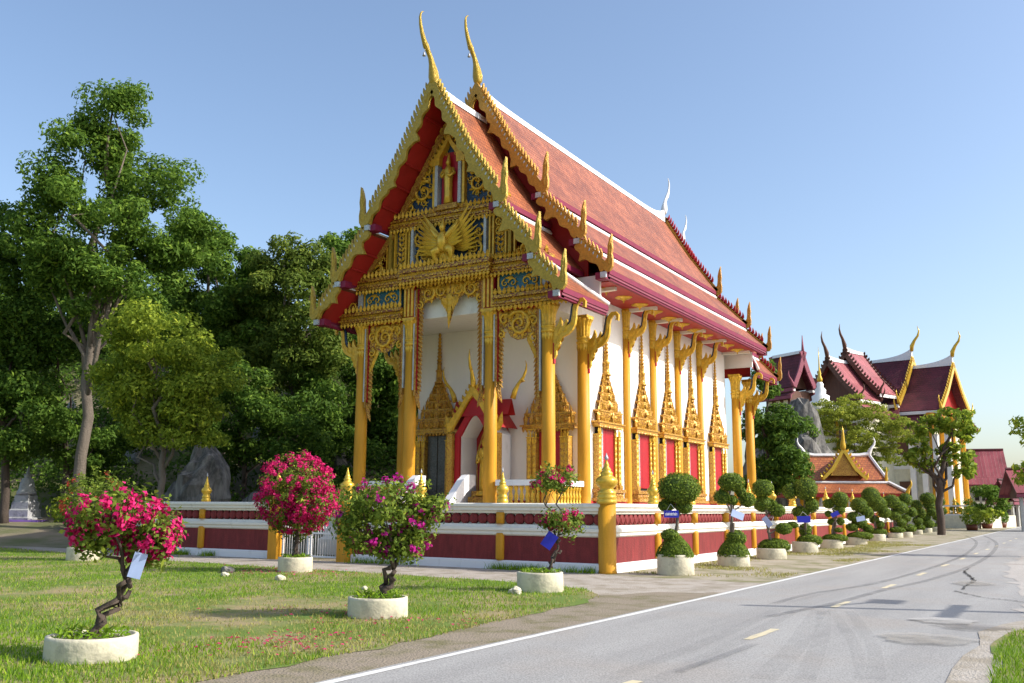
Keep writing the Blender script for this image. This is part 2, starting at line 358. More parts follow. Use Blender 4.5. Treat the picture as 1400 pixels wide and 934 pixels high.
def markmat(name, c, a):
    m = bpy.data.materials.new(name); m.use_nodes = True; t = m.node_tree; N = t.nodes; L = t.links
    b = N['Principled BSDF']; b.inputs['Base Color'].default_value = (*c, 1); b.inputs['Roughness'].default_value = .9
    tr = N.new('ShaderNodeBsdfTransparent'); ms = N.new('ShaderNodeMixShader'); n = N.new('ShaderNodeTexNoise'); n.inputs['Scale'].default_value = 3; n.inputs['Detail'].default_value = 8
    tc = N.new('ShaderNodeTexCoord'); L.new(tc.outputs['Object'], n.inputs['Vector'])
    mr = N.new('ShaderNodeMapRange'); mr.inputs[1].default_value = .3; mr.inputs[2].default_value = .7; mr.inputs[3].default_value = a*.3; mr.inputs[4].default_value = a
    L.new(n.outputs[0], mr.inputs[0]); L.new(mr.outputs[0], ms.inputs[0]); L.new(tr.outputs[0], ms.inputs[1]); L.new(b.outputs[0], ms.inputs[2]); L.new(ms.outputs[0], N['Material Output'].inputs[0])
    return m
mtyre = markmat('tyre_rubber', (.12, .12, .125), .34); mtyre2 = markmat('faint_tyre_rubber', (.17, .17, .17), .10); mcrack = markmat('crack', (.03, .028, .025), .95)
def strip(name, pts, wd, m, z=.030, parent=rd, jit=0., seed=1):
    r = random.Random(seed); P = [Vector((p[0], p[1], 0)) for p in pts]
    Q = []
    for i in range(len(P)-1):                       # Catmull-Rom
        a, b, c, d = P[max(0, i-1)], P[i], P[i+1], P[min(len(P)-1, i+2)]
        for k in range(8):
            t = k/8; Q.append(.5*((2*b) + (c-a)*t + (2*a-5*b+4*c-d)*t*t + (3*b-a-3*c+d)*t**3))
    Q.append(P[-1]); b = MB(); vs = []
    for i, q in enumerate(Q):
        t = (Q[min(i+1, len(Q)-1)]-Q[max(i-1, 0)]).normalized(); n = Vector((-t.y, t.x, 0))
        w = wd*(.5+r.uniform(-jit, jit)); o = n*r.uniform(-jit, jit)*wd*2
        vs += [q+o+n*w+Vector((0, 0, z)), q+o-n*w+Vector((0, 0, z))]
    b.add(vs, [(2*i, 2*i+1, 2*i+3, 2*i+2) for i in range(len(Q)-1)])
    return obj(name, b, m, parent)
TY = [([(6.03, -7.4), (6.4, -4.51), (6.6, -1.36), (7.0, 2.76), (7.2, 9.6), (6.9, 20.63), (6.04, 33.34), (4.34, 47.08)], 0.16, 0),
      ([(5.54, -5.26), (5.62, -2.84), (6.18, 1.08), (6.39, 10.84), (6.03, 21.55), (5.08, 33.86), (3.37, 46.14)], 0.14, 0),
      ([(5.72, -4.98), (5.86, -1.68), (6.28, 3.71), (6.31, 12.32), (6.32, 23.56), (5.65, 34.38)], 0.14, 1),
      ([(6.44, -5.9), (6.81, -8.14), (7.21, -10.47), (7.49, -12.71)], 0.26, 1),
      ([(6.53, -6.09), (7.18, -8.98), (7.83, -12.49)], 0.2, 1),
      ([(6.87, -5.86), (7.84, -9.34), (8.41, -12.11)], 0.16, 1),
      ([(6.57, -5.81), (7.65, -9.46), (8.29, -12.19)], 0.14, 1),
      ([(6.13, -6.11), (6.49, -10.24), (6.65, -12.6), (6.68, -13.24)], 0.2, 1),
      ([(5.9, -6.53), (6.19, -10.44), (6.26, -12.6), (6.28, -13.5)], 0.2, 1),
      ([(6.66, -12.74), (6.72, -11.73), (6.73, -10.44)], 0.12, 0)]
for i, (pts, wd, m) in enumerate(TY):
    strip('tyre_mark', pts, wd, (mtyre, mtyre2)[m], .0300+.0012*i)
for i, pts in enumerate([[(7.28, 6.47), (7.63, 4.09), (7.91, 2.34), (7.87, 0.85), (7.93, -0.21)], [(7.83, -0.69), (8.24, -1.55), (8.53, -2.05), (8.9, -2.29), (9.15, -2.59)], [(7.29, 7.6), (7.35, 5.81), (7.76, 3.6), (7.88, 1.09)]]):
    strip('crack', pts, .045, mcrack, .034, rd, .3, i)
def blob(name, cx, cy, rx, ry, z, m, parent, seed):
    r = random.Random(seed); n = 40; ph = [r.uniform(0, 6.28) for _ in range(4)]
    b = MB(); b.add([(cx+rx*(1+.12*sin(3*a+ph[0])+.1*sin(5*a+ph[1])+.06*sin(9*a+ph[2]))*cos(a), cy+ry*(1+.12*sin(2*a+ph[3])+.1*sin(7*a+ph[0]))*sin(a), z) for a in [2*pi*k/n for k in range(n)]], [tuple(range(n))])
    return obj(name, b, m, parent)
for i, (x, y, a, b_, mm) in enumerate([(8.35, -6.59, 0.42, 0.42, 0), (8.38, -8.82, 0.55, 0.6, 1), (8.76, -7.2, 0.45, 0.35, 2), (7.94, 1.61, 0.4, 0.7, 1)]):
    blob('road_patch', x, y, a, b_, .046+.001*i, (markmat('pale_patch', (.42, .40, .37), .8), markmat('dusty_patch', (.36, .33, .28), .55), markmat('damp_patch', (.16, .145, .13), .5))[mm], rd, i)

# grass blades over the lawn and verges
def inside(P, poly):
    x, y = P[:, 0], P[:, 1]; r = np.zeros(len(P), bool); n = len(poly)
    for i in range(n):
        (x0, y0), (x1, y1) = poly[i], poly[(i+1) % n]
        if y0 == y1: continue
        k = ((y0 > y) != (y1 > y)) & (x < (x1-x0)*(y-y0)/(y1-y0)+x0); r ^= k
    return r
def blades(name, P, h, w, m, parent=None, label=None, z0=.012):
    n = len(P); a = RNG.uniform(0, 2*pi, n); hh = h*RNG.uniform(.45, 1.25, n); lean = RNG.uniform(.1, .8, n)*hh; b = RNG.uniform(0, 2*pi, n)
    dx, dy = np.cos(a)*w/2, np.sin(a)*w/2
    z = np.full(n, z0) if P.shape[1] == 2 else P[:, 2]
    V = np.empty((n, 3, 3)); V[:, 0] = np.c_[P[:, 0]-dx, P[:, 1]-dy, z]; V[:, 1] = np.c_[P[:, 0]+dx, P[:, 1]+dy, z]
    V[:, 2] = np.c_[P[:, 0]+np.cos(b)*lean, P[:, 1]+np.sin(b)*lean, z+hh]
    return obj(name, quads_mesh(name, V.reshape(-1, 3), np.arange(3*n).reshape(-1, 3)), m, parent, label, 'grass' if label else None, kind='stuff')
def scatter(poly, n, x0, x1, y0, y1, pw=1.6):
    P = np.c_[RNG.uniform(x0, x1, n), RNG.uniform(y0, y1, n)]
    d = np.hypot(P[:, 0]-CAM.x, P[:, 1]-CAM.y); keep = RNG.uniform(0, 1, n) < np.minimum(1, (9/d)**pw)
    P = P[keep]; return P[inside(P, poly)]
def vn(P, s, seed):     # cheap value noise for patchiness
    r = np.random.default_rng(seed); G = r.uniform(0, 1, (64, 64)); q = P*s; i = np.floor(q).astype(int); f = q-i; f = f*f*(3-2*f)
    g = lambda a, b: G[a % 64, b % 64]
    return (g(i[:, 0], i[:, 1])*(1-f[:, 0])+g(i[:, 0]+1, i[:, 1])*f[:, 0])*(1-f[:, 1]) + (g(i[:, 0], i[:, 1]+1)*(1-f[:, 0])+g(i[:, 0]+1, i[:, 1]+1)*f[:, 0])*f[:, 1]
M['blade'] = leafmat('grass_green', (.12, .24, .012), (.30, .43, .04), .4); M['bladed'] = leafmat('grass_straw', (.36, .31, .11), (.25, .29, .06), .3)
P = scatter(LAWN, 620000, -30, 3.4, -18.6, .2)
pn = .6*vn(P, .33, 1)+.4*vn(P, 1.3, 2)
dry = np.exp(-(((P[:, 0]+1.5)/5.5)**2+((P[:, 1]+12)/1.9)**2))*.6 + np.exp(-((P[:, 0]-2.7)/.7)**2)*.3
green = pn + RNG.uniform(-.25, .25, len(P)) > .29+dry*.8
bare = (pn < .20+dry*.45) & (RNG.uniform(0, 1, len(P)) < .75)
blades('lawn_grass', P[green & ~bare], .062, .016, 'blade', None, 'short green grass growing over the lawn')
blades('lawn_thatch', P[~green & ~bare], .045, .015, 'bladed', None, 'dry straw coloured grass among the green lawn')
VER = [(9.6, -25), (9.4, -13), (9.2, -9.6), (9.25, -7.5), (9.7, -6.4), (14, -5.7), (20, -5.5), (20, -25)]
P = scatter(VER, 90000, 9.0, 14, -20, -5.5, 1.); blades('verge_grass', P, .085, .016, 'blade', None, 'tufted green grass on the verge right of the road')
# weeds along the foot of the wall and dry grass on the verge
n = 7000; P = np.c_[RNG.uniform(-20, -.3, n), -.05-np.abs(RNG.normal(0, .20, n))]; P = P[vn(P, 1.3, 5)+RNG.uniform(-.25, .25, n) > .52]
P = P[(P[:, 0] < -13.8) | (P[:, 0] > -9.2)]
blades('wall_weeds', P, .17, .02, 'blade', None, 'weedy grass fringe along the foot of the front wall')
n = 26000; P = np.c_[RNG.uniform(.3, 3.9, n), RNG.uniform(.4, 30, n)]; P = P[vn(P, .5, 9)+RNG.uniform(-.1, .1, len(P)) > .55]
blades('verge_thatch', P, .06, .02, 'bladed', None, 'thin dry grass on the verge between planters and road')
# ------------------------------------------------------------------ boundary wall round the temple
def finial_prof(s=1.):
    p = [(.15, 0), (.17, .03), (.17, .08), (.13, .11), (.15, .14), (.15, .18), (.12, .21), (.125, .25), (.175, .31), (.185, .36), (.17, .42), (.11, .47), (.085, .50), (.105, .52), (.09, .55), (.065, .58), (.075, .60), (.055, .64), (.04, .67), (.046, .69), (.028, .74), (.012, .84)]
    return [(r*s, z*s) for r, z in p]
FIN = mesh_of(MB().lathe(finial_prof(1.), 16), 'finial'); FIN.materials.append(M['goldb'])
ORB = mesh_of(MB().lathe([(.004, .80), (.022, .83), (.026, .86), (.016, .89), (.004, .95)], 8), 'finial_tip'); ORB.materials.append(M['grey'])
def cyl_xdisc(r, t, n=14):
    b = MB(); fr = frame_side(0, 0)
    o = [(r*cos(2*pi*i/n), r*sin(2*pi*i/n)) for i in range(n)]
    b.prism(o, -t, 0, fr); b.prism([(.86*u, .86*v) for u, v in o], .0, .03, fr, .25); return b
DISC = mesh_of(cyl_xdisc(.140, .10), 'medallion'); DISC.materials.append(M['maroon'])
PSH = mesh_of(MB().lathe([(.10, .0), (.12, .05), (.12, .64), (.10, .70)], 12).lathe([(.115, .94), (.115, 1.24)], 12), 'post'); PSH.materials.append(M['col'])
def wall_run(name, L, label, posts, seed, ends=(0, 0)):
    """a run of wall in its own axes: along +y from 0 to L, outer face towards +x"""
    t = thing(name, label, 'wall')
    def part(n, prof, m):
        b = MB(); k = len(prof)
        v = [(x, y, z) for y in (0, L) for x, z in prof]
        b.add(v, [tuple(range(k)), tuple(range(k, 2*k))[::-1]] + [(i, k+i, k+(i+1) % k, (i+1) % k) for i in range(k)]); return obj(n, b, m, t)
    part('plinth', [(-.34, -.3), (.02, -.3), (.02, .20), (-.02, .235), (-.34, .235)], 'trim')
    part('wall_panel', [(-.28, .236), (-.06, .236), (-.06, .874), (-.28, .874)], 'maroon')
    part('rail', [(-.30, .875), (-.05, .875), (-.01, .91), (-.01, .97), (.035, 1.01), (.035, 1.08), (.0, 1.10), (-.04, 1.165), (-.30, 1.165)], 'cream')
    part('backing_panel', [(-.26, 1.166), (-.18, 1.166), (-.18, 1.45), (-.26, 1.45)], 'cream')
    part('coping', [(-.36, 1.45), (-.05, 1.45), (-.03, 1.50), (.03, 1.53), (.03, 1.59), (.08, 1.63), (.08, 1.69), (.03, 1.715), (-.36, 1.715)], 'cream')
    n = int(L/.285)
    for i in range(n):
        y = (i+.5)*L/n
        if any(abs(y-p) < .17 for p in posts): continue
        o = obj('medallion', DISC, None, t, loc=(-.075, y, 1.308))
    for p in posts:
        o = obj('post', PSH, None, t, loc=(-.04, p, .235))
        f = obj('finial', FIN, None, o, loc=(-.1, 0, 1.48)); f.scale = (.92, .92, 1); 
        g = obj('finial_tip', ORB, None, o, loc=(-.1, 0, 1.48))
    return t
sp = [2.95+2.95*k for k in range(13)]
w = wall_run('boundary_wall', 41.0, 'long maroon wall with white coping and gold posts along the road', sp, 1)
w.location = (0, .2, 0)
w = wall_run('boundary_wall', 8.05, 'shaded maroon wall with round medallions before the temple porch, right of gate', [5.05, 2.35], 2)
w.location = (-8.25, -.02, 0); w.rotation_euler = (0, 0, -pi/2)
w = wall_run('boundary_wall', 7.2, 'maroon wall with white rails left of the picket gate', [4.0], 3)
w.location = (-18.6, -.02, 0); w.rotation_euler = (0, 0, -pi/2)
# corner post
t = thing('corner_post', 'thick round gold post with lotus finial where the walls meet', 'post', (-.12, .10, 0))
obj('shaft', MB().lathe([(.245, 0), (.225, .06), (.225, 1.72)], 24), 'col', t)
rings = [(.235, 1.70), (.26, 1.73), (.26, 1.78), (.235, 1.81), (.25, 1.84), (.25, 1.89), (.225, 1.92), (.235, 1.95), (.235, 2.00), (.18, 2.04), (.17, 2.09), (.235, 2.15), (.275, 2.21), (.285, 2.27), (.265, 2.33), (.18, 2.39), (.14, 2.42), (.165, 2.45), (.15, 2.49), (.105, 2.53), (.12, 2.56), (.09, 2.60), (.06, 2.64), (.07, 2.67), (.04, 2.73), (.02, 2.79)]
f = obj('finial', MB().lathe(rings, 24), 'goldb', t)
obj('finial_tip', MB().lathe([(.006, 2.78), (.05, 2.82), (.055, 2.86), (.03, 2.90), (.004, 2.98)], 10), 'grey', t)
# gate posts and picket gate
for k, x in enumerate((-8.45, -11.2)):
    t = thing('gate_post', ('gold gate post right of the picket gate', 'gold gate post joining the wall left of the picket gate')[k], 'post', (x, -.06, 0))
    obj('shaft', MB().lathe([(.26, 0), (.25, .04), (.25, 1.66), (.27, 1.70), (.27, 1.78), (.2, 1.80)], 4, ph=pi/4, smooth=False), 'col', t)
    f = obj('finial', FIN, None, t, loc=(0, 0, 1.80)); f.scale = (1.15, 1.15, 1.1)
for k, (x0, x1) in enumerate(((-10.93, -9.87), (-9.8, -8.72))):
    t = thing('picket_gate', 'low white metal picket gate leaf ' + ('hinged on the left gate post', 'hinged on the right gate post')[k], 'gate', ((x0+x1)/2, -.06, .06))
    h = (x1-x0)/2
    for z in (.04, .72): obj('gate_rail', MB().box(-h, h, -.02, .02, z, z+.05), 'trim', t)
    for s in (-h+.02, h-.02): obj('gate_stile', MB().box(s-.025, s+.025, -.024, .024, 0, .95), 'trim', t)
    pk = mesh_of(MB().lathe([(.011, .09), (.011, .88), (.018, .90), (.002, .97)], 6), 'picket'); pk.materials.append(M['trim'])
    for i in range(10): obj('picket', pk, None, t, loc=(-h+.10+i*(2*h-.2)/9, 0, 0))
# ------------------------------------------------------------------ temple hall
XC = -7.70                                   # centre line
T = thing('temple_hall', 'tall white temple hall with gold columns, carved gable and steep tiled roofs', 'temple', (0, 0, 0))
FF = frame_front(XC, 0)
def ff(y): return frame_front(XC, y)
XW, YW0, YW1 = 3.35, 6.85, 22.55              # half width of the hall, its front and rear walls
# base with mouldings
def ring_profile(name, prof, x0, x1, y0, y1, m, parent):
    b = MB(); k = len(prof); vs = []
    for (o, z) in prof: vs += [(x0-o, y0-o, z), (x1+o, y0-o, z), (x1+o, y1+o, z), (x0-o, y1+o, z)]
    fs = [(4*i+j, 4*i+(j+1) % 4, 4*(i+1)+(j+1) % 4, 4*(i+1)+j) for i in range(k-1) for j in range(4)]
    fs += [(3, 2, 1, 0), tuple(4*(k-1)+j for j in range(4))]
    b.add(vs, fs); return obj(name, b, m, parent)
ring_profile('base', [(.5, -.2), (.5, .5), (.35, .6), (.35, 1.2), (.5, 1.35), (.5, 1.5)], XC-4.1, XC+4.1, 3.5, 25.5, 'cream', T)
ring_profile('base_moulding', [(.16, 1.501), (.16, 1.62), (.10, 1.66), (.10, 1.78), (.06, 1.84)], XC-XW, XC+XW, YW0, YW1, 'redd', T)
ring_profile('wall', [(0, 1.84), (0, 9.9)], XC-XW, XC+XW, YW0, YW1, 'white', T)
ring_profile('porch_wall', [(0, 8.0), (0, 8.9)], XC-3.55, XC+3.55, 4.25, YW0-.02, 'cream', T)

# columns with lotus capitals
def petal(n, d): return lambda a, z: 1 + d*abs(cos(n*a/2))
def column_meshes(h0, h1, r):
    a = mesh_of(MB().lathe([(r*1.25, h0), (r*1.25, h0+.1), (r*1.05, h0+.16), (r*1.02, h0+.5), (r*1.0, h0+2), (r*.93, h1)], 24), 'shaft'); a.materials.append(M['col'])
    b = MB(); z = h1
    b.lathe([(r*.97, z), (r*1.12, z+.03), (r*1.12, z+.08), (r*.98, z+.11), (r*.98, z+.16), (r*1.1, z+.19), (r*1.1, z+.23), (r*.95, z+.26)], 24)
    b.lathe([(r*.92, z+.25), (r*.95, z+.4), (r*1.02, z+.6), (r*1.2, z+.74), (r*1.42, z+.83), (r*1.36, z+.88), (r*1.1, z+.90)], 48, mod=petal(12, .13), smooth=False)
    b.box(-r*1.25, r*1.25, -r*1.25, r*1.25, z+.88, z+.97)
    fr = None
    for i in range(12):                      # down-turned petals below the ring
        an = 2*pi*i/12; ca, sa = cos(an), sin(an)
        q = lambda u, v, w, ca=ca, sa=sa: (ca*(r*.94+w)-sa*u, sa*(r*.94+w)+ca*u, v)
        b.leaf(q, 0, z+.01, -pi/2, .26, .13, .0, .025)
    c = mesh_of(b, 'capital'); c.materials.append(M['gold']); return a, c
CA, CB = column_meshes(1.5, 7.04, .215)
CA2, CB2 = column_meshes(1.5, 8.12, .145)
def column(x, y, big=True):
    o = obj('column', CA if big else CA2, None, T, loc=(x, y, 0)); obj('capital', CB if big else CB2, None, o); return o
for x in (-3.75, 3.75):
    for y in (4.05, 6.5, 25.0, 22.9): column(XC+x, y)
for x in (-1.62, 1.62):
    for y in (4.05, 25.0):
        o = column(XC+x, y)
for y in (10.75, 13.35, 16.05, 18.75):
    column(XC+XW+.08, y, False); column(XC-XW-.08, y, False)
# small upper shafts carrying the tall central bay
for x in (-1.62, 1.62):
    b = MB().box(XC+x-.21, XC+x+.21, 3.86, 4.24, 8.03, 9.15); o = obj('upper_shaft', b, 'red', T)
    for k in range(3): obj('flute', MB().box(XC+x-.19+k*.15, XC+x-.19+k*.15+.08, 3.80, 3.86, 8.05, 9.14), 'gold', o)

# eave brackets: upswept naga body rising from the column to the eave
def bracket_mesh(ln=1.0, ht=1.9):
    b = MB(); fr = lambda u, v, w: (u, w, v)
    body = [(0, 0), (.10, .16), (.10, .34), (.24, .52), (.22, .66), (.36, .74), (.52, .80), (.66, .92), (.76, 1.10), (.80, 1.30), (.80, 1.52), (.84, 1.70), (.93, 1.82), (1.03, 1.80), (1.06, 1.70), (1.0, 1.66), (1.12, 1.62), (1.14, 1.82), (1.04, 1.94), (.88, 1.94), (.76, 1.84), (.69, 1.66), (.66, 1.40), (.62, 1.20), (.52, 1.08), (.42, 1.04), (.50, 1.16), (.46, 1.30), (.38, 1.12), (.28, 1.04), (.30, 1.22), (.24, 1.38), (.18, 1.18), (.10, 1.08), (0, 1.05)]
    # cut into convex-ish strips so that the fill stays clean
    o = [(u*ln, v*ht/1.94) for u, v in body]
    b.prism(o, -.055, .055, fr)
    for (u, v, a, l, w_) in ((.06, .3, 1.2, .36, .2), (.12, .55, 1.0, .42, .24), (.2, .8, 1.3, .34, .2), (.36, .88, .9, .3, .18), (.62, 1.05, 1.2, .3, .13), (.72, 1.35, 1.5, .34, .11)):
        for sgn in (1, -1):
            b.leaf(lambda p, q, w, sgn=sgn: (p, sgn*w, q), u*ln, v*ht/1.94, a, l, w_, .055, .035)
    m = mesh_of(b, 'bracket'); m.materials.append(M['gold'])
    e = MB(); pts = [(.50, 0, 1.10), (.60, 0, 1.24), (.64, 0, 1.42), (.67, 0, 1.68), (.74, 0, 1.86)]
    e.tube([(p[0]*ln-.015, 0, p[2]*ht/1.94) for p in pts], [.03, .05, .055, .05, .03], 6); m2 = mesh_of(e, 'naga_spine'); m2.materials.append(M['blue'])
    r = MB().box(-.02, .03, -.06, .06, -.1, .55); m3 = mesh_of(r, 'red_inlay'); m3.materials.append(M['red'])
    return m, m2, m3
BR = bracket_mesh()
def bracket(x, y, z, rz, s=1.):
    o = obj('bracket', BR[0], None, T, loc=(x, y, z), rotz=rz); o.scale = (s, 1, s)
    obj('naga_spine', BR[1], None, o); obj('red_inlay', BR[2], None, o)
for y in (4.05, 6.5, 22.9, 25.0):
    bracket(XC+3.75+.2, y, 6.15, 0); bracket(XC-3.75-.2, y, 6.15, pi)
for y in (10.75, 13.35, 16.05, 18.75):
    bracket(XC+XW+.21, y, 7.30, 0, .90); bracket(XC-XW-.21, y, 7.30, pi, .90)

# ---------------- windows with tiered spire crowns
def crown_mesh(hw, dep, z0, z1, ztip, tiers=6, n0=5):
    """stepped gilded crown over a window: shrinking cornices set with flame leaves, then a ringed spike"""
    b = MB(); fr = lambda u, v, w: (w, u, v)
    b.box(-.02, dep*1.05, -hw*1.08, hw*1.08, z0, z0+.10)
    b.box(-.02, dep*1.18, -hw*1.16, hw*1.16, z0+.10, z0+.16)
    for i in range(int(hw*2.3/.15)):
        u = -hw*1.1 + (i+.5)*hw*2.2/int(hw*2.3/.15); b.leaf(fr, u, z0+.02, -pi/2, .13, .11, dep*1.05, .03)
    H = z1-z0-.16; z = z0+.16; S_ = (1.0, .74, .56, .42, .30, .21); hs = [H*v for v in (.235, .20, .18, .155, .13, .10)]
    for k, (s_, h) in enumerate(zip(S_, hs)):
        w_, d_ = hw*s_, dep*(s_*.85+.15)
        b.box(-.02, d_*.78, -w_*.76, w_*.76, z, z+h*.74)
        b.box(-.02, d_*.95, -w_*.90, w_*.90, z+h*.70, z+h*.82)
        b.box(-.02, d_*1.05, -w_*.99, w_*.99, z+h*.84, z+h)
        n = (7, 5, 5, 3, 3, 1)[k]
        for i in range(n):
            u = -w_*.84 + 2*w_*.84*(i+.5)/n; c0 = (i == n//2)
            b.leaf(fr, u, z-.03, pi/2, h*(1.75 if c0 else 1.15), 2*w_/n*(1.15 if c0 else .8), d_*(.92 if c0 else .8), .10)
            if c0: b.leaf(fr, u, z+.02, pi/2, h*.95, 2*w_/n*.7, d_*.92+.09, .05)
        for sg in (-1, 1):
            b.leaf(fr, sg*w_*1.0, z-.04, pi/2+sg*.10, h*1.75, h*.50, d_*.75, .07, sg*.06)
            b.leaf(fr, sg*w_*.72, z-.02, pi/2+sg*.05, h*1.35, h*.42, d_*.9, .08)
            q = lambda u, v, w, sg=sg: (u, sg*w, v)
            b.leaf(q, d_*.45, z-.02, pi/2, h*1.3, d_*.85, w_*.80, .07)
        z += h
    c = (dep*.32, 0, 0)
    b.lathe([(hw*.17, z-.02), (hw*.19, z+.03), (hw*.13, z+.1), (hw*.12, z+.42), (hw*.16, z+.46), (hw*.10, z+.52), (hw*.085, z+.72), (hw*.115, z+.76), (hw*.07, z+.80)], 10, c)
    z += .8; pr = []; n = 11; dz = (ztip-z)/n
    for i in range(n):
        r = hw*.085*(1-i/n*.62)+.004; pr += [(r*.66, z), (r*1.15, z+dz*.4), (r*1.15, z+dz*.6), (r*.66, z+dz*.98)]; z += dz
    b.lathe(pr, 8, c); return b
def window_parts(y, hw=.90, zs=2.25, zh=4.42, right=True):
    """gilded window on the side wall: double posts, red shutters folded out, sill and crown"""
    x = XC+XW; fr = lambda u, v, w: (x+w, y+u, v)
    o = obj('window', MB().box(x+.004, x+.03, y-hw*.9, y+hw*.9, zs, zh), 'dark', T)
    for sg in (-1, 1):
        for k, (ww, u0) in enumerate(((.22, .92), (.16, .71))):
            b = MB().box(x+.002, x+.22-.07*k, y+sg*u0*hw-ww/2, y+sg*u0*hw+ww/2, zs+.16, zh-.3)
            b.box(x+.002, x+.26-.07*k, y+sg*u0*hw-ww*.58, y+sg*u0*hw+ww*.58, zs, zs+.16); obj('jamb', b, 'lattice', o)
            lt = MB()
            for q_ in range(9): lt.leaf(fr, sg*u0*hw, zs+.18+q_*.195, pi/2, .19, ww*.72, .221-.07*k, .03)
            obj('diamond_relief', lt, 'gold', o, kind='stuff')
            c = MB().box(x+.002, x+.25-.07*k, y+sg*u0*hw-ww*.56, y+sg*u0*hw+ww*.56, zh-.3, zh-.27)
            for i in range(2): c.leaf(fr, sg*u0*hw-ww*.25+i*ww*.5, zh-.28, pi/2, .27, ww*.55, .19-.07*k, .05)
            for i in range(2): c.leaf(fr, sg*u0*hw-ww*.25+i*ww*.5, zh-.28, -pi/2, .22, ww*.55, .21-.07*k, .04)
            c.box(x+.002, x+.25-.07*k, y+sg*u0*hw-ww*.56, y+sg*u0*hw+ww*.56, zh-.02, zh+.02); obj('jamb_capital', c, 'gold', o)
    for sg in (-1, 1):                         # shutters
        b = MB().box(x+.06, x+.11, y-.66*hw, y-.40*hw, zs+.1, zh-.03) if sg < 0 else MB().box(x+.05, x+.09, y-.12*hw, y+.66*hw, zs+.1, zh-.03)
        obj('shutter', b, 'mosaic' if sg < 0 else 'red', o)
    b = MB().box(x+.05, x+.09, y-.39*hw, y-.13*hw, zs+.1, zh-.03); obj('shutter', b, 'red', o)
    s = MB(); s.box(x+.002, x+.34, y-hw*1.16, y+hw*1.16, zs-.12, zs); s.box(x+.002, x+.28, y-hw*1.08, y+hw*1.08, zs-.3, zs-.12); s.box(x+.002, x+.38, y-hw*1.2, y+hw*1.2, zs-.42, zs-.3)
    for i in range(9): s.leaf(fr, -hw+i*hw/4, zs-.30, pi/2, .18, .16, .28, .04)
    sl_ = obj('sill', s, 'carvef', o); obj('sill_base', MB().box(x+.002, x+.32, y-hw*1.1, y+hw*1.1, 1.55, zs-.42), 'redd', o)
    return o
CRW = mesh_of(crown_mesh(.94, .28, 0, 1.86, 4.14), 'crown'); CRW.materials.append(M['crown'])
for y in (8.95, 12.2, 14.9, 17.6, 20.85):
    o = window_parts(y); obj('crown', CRW, None, o, loc=(XC+XW+.003, y, 4.44))
    obj('crown_backing', MB().add([(XC+XW+.05, y-.8, 4.62), (XC+XW+.05, y+.8, 4.62), (XC+XW+.05, y+.13, 6.2), (XC+XW+.05, y-.13, 6.2)], [(0, 1, 2, 3)]), 'red', o)

# ---------------- porch: two doors, the middle shrine niche
def door_parts(xd, hw=.78, zs=1.86, zh=4.25):
    y = YW0; fr = lambda u, v, w: (xd+u, y-w, v)
    bx = lambda b, u0, u1, w0, w1, z0, z1: b.box(xd+u0, xd+u1, y-w1, y-w0, z0, z1)
    o = obj('door', bx(MB(), -hw*.8, hw*.8, .01, .04, zs, zh), 'carvef', T)
    for sg in (-1, 1):
        obj('door_leaf', bx(MB(), *( (-.56*hw, -.02) if sg < 0 else (.02, .56*hw)), .05, .10, zs, zh-.08), 'pearl' if xd < XC else 'red', o)
        for k, u0 in enumerate((.92, .70)):
            j = obj('jamb', bx(MB(), sg*u0*hw-.085, sg*u0*hw+.085, .002, .34-.06*k, zs-.1, zh-.3), 'lattice', o)
            lt = MB()
            for q_ in range(11): lt.leaf(fr, sg*u0*hw, zs-.06+q_*.195, pi/2, .19, .12, .341-.06*k, .03)
            obj('diamond_relief', lt, 'gold', o, kind='stuff')
            c = MB(); bx(c, sg*u0*hw-.1, sg*u0*hw+.1, .002, .37-.06*k, zh-.3, zh-.26); bx(c, sg*u0*hw-.1, sg*u0*hw+.1, .002, .37-.06*k, zh-.03, zh)
            for i in (-1, 1):
                c.leaf(fr, sg*u0*hw+i*.05, zh-.28, pi/2, .25, .1, .3-.06*k, .05); c.leaf(fr, sg*u0*hw+i*.05, zh-.3, -pi/2, .22, .1, .34-.06*k, .04)
            obj('jamb_capital', c, 'gold', o)
    cr = obj('crown', CRW, None, o, loc=(xd, y-.003, zh), rotz=-pi/2); return o
door_parts(XC-2.35); door_parts(XC+2.35)
obj('doorstep', MB().box(XC-3.2, XC+3.2, 6.3, 6.68, 1.505, 1.70), 'carvef', T)
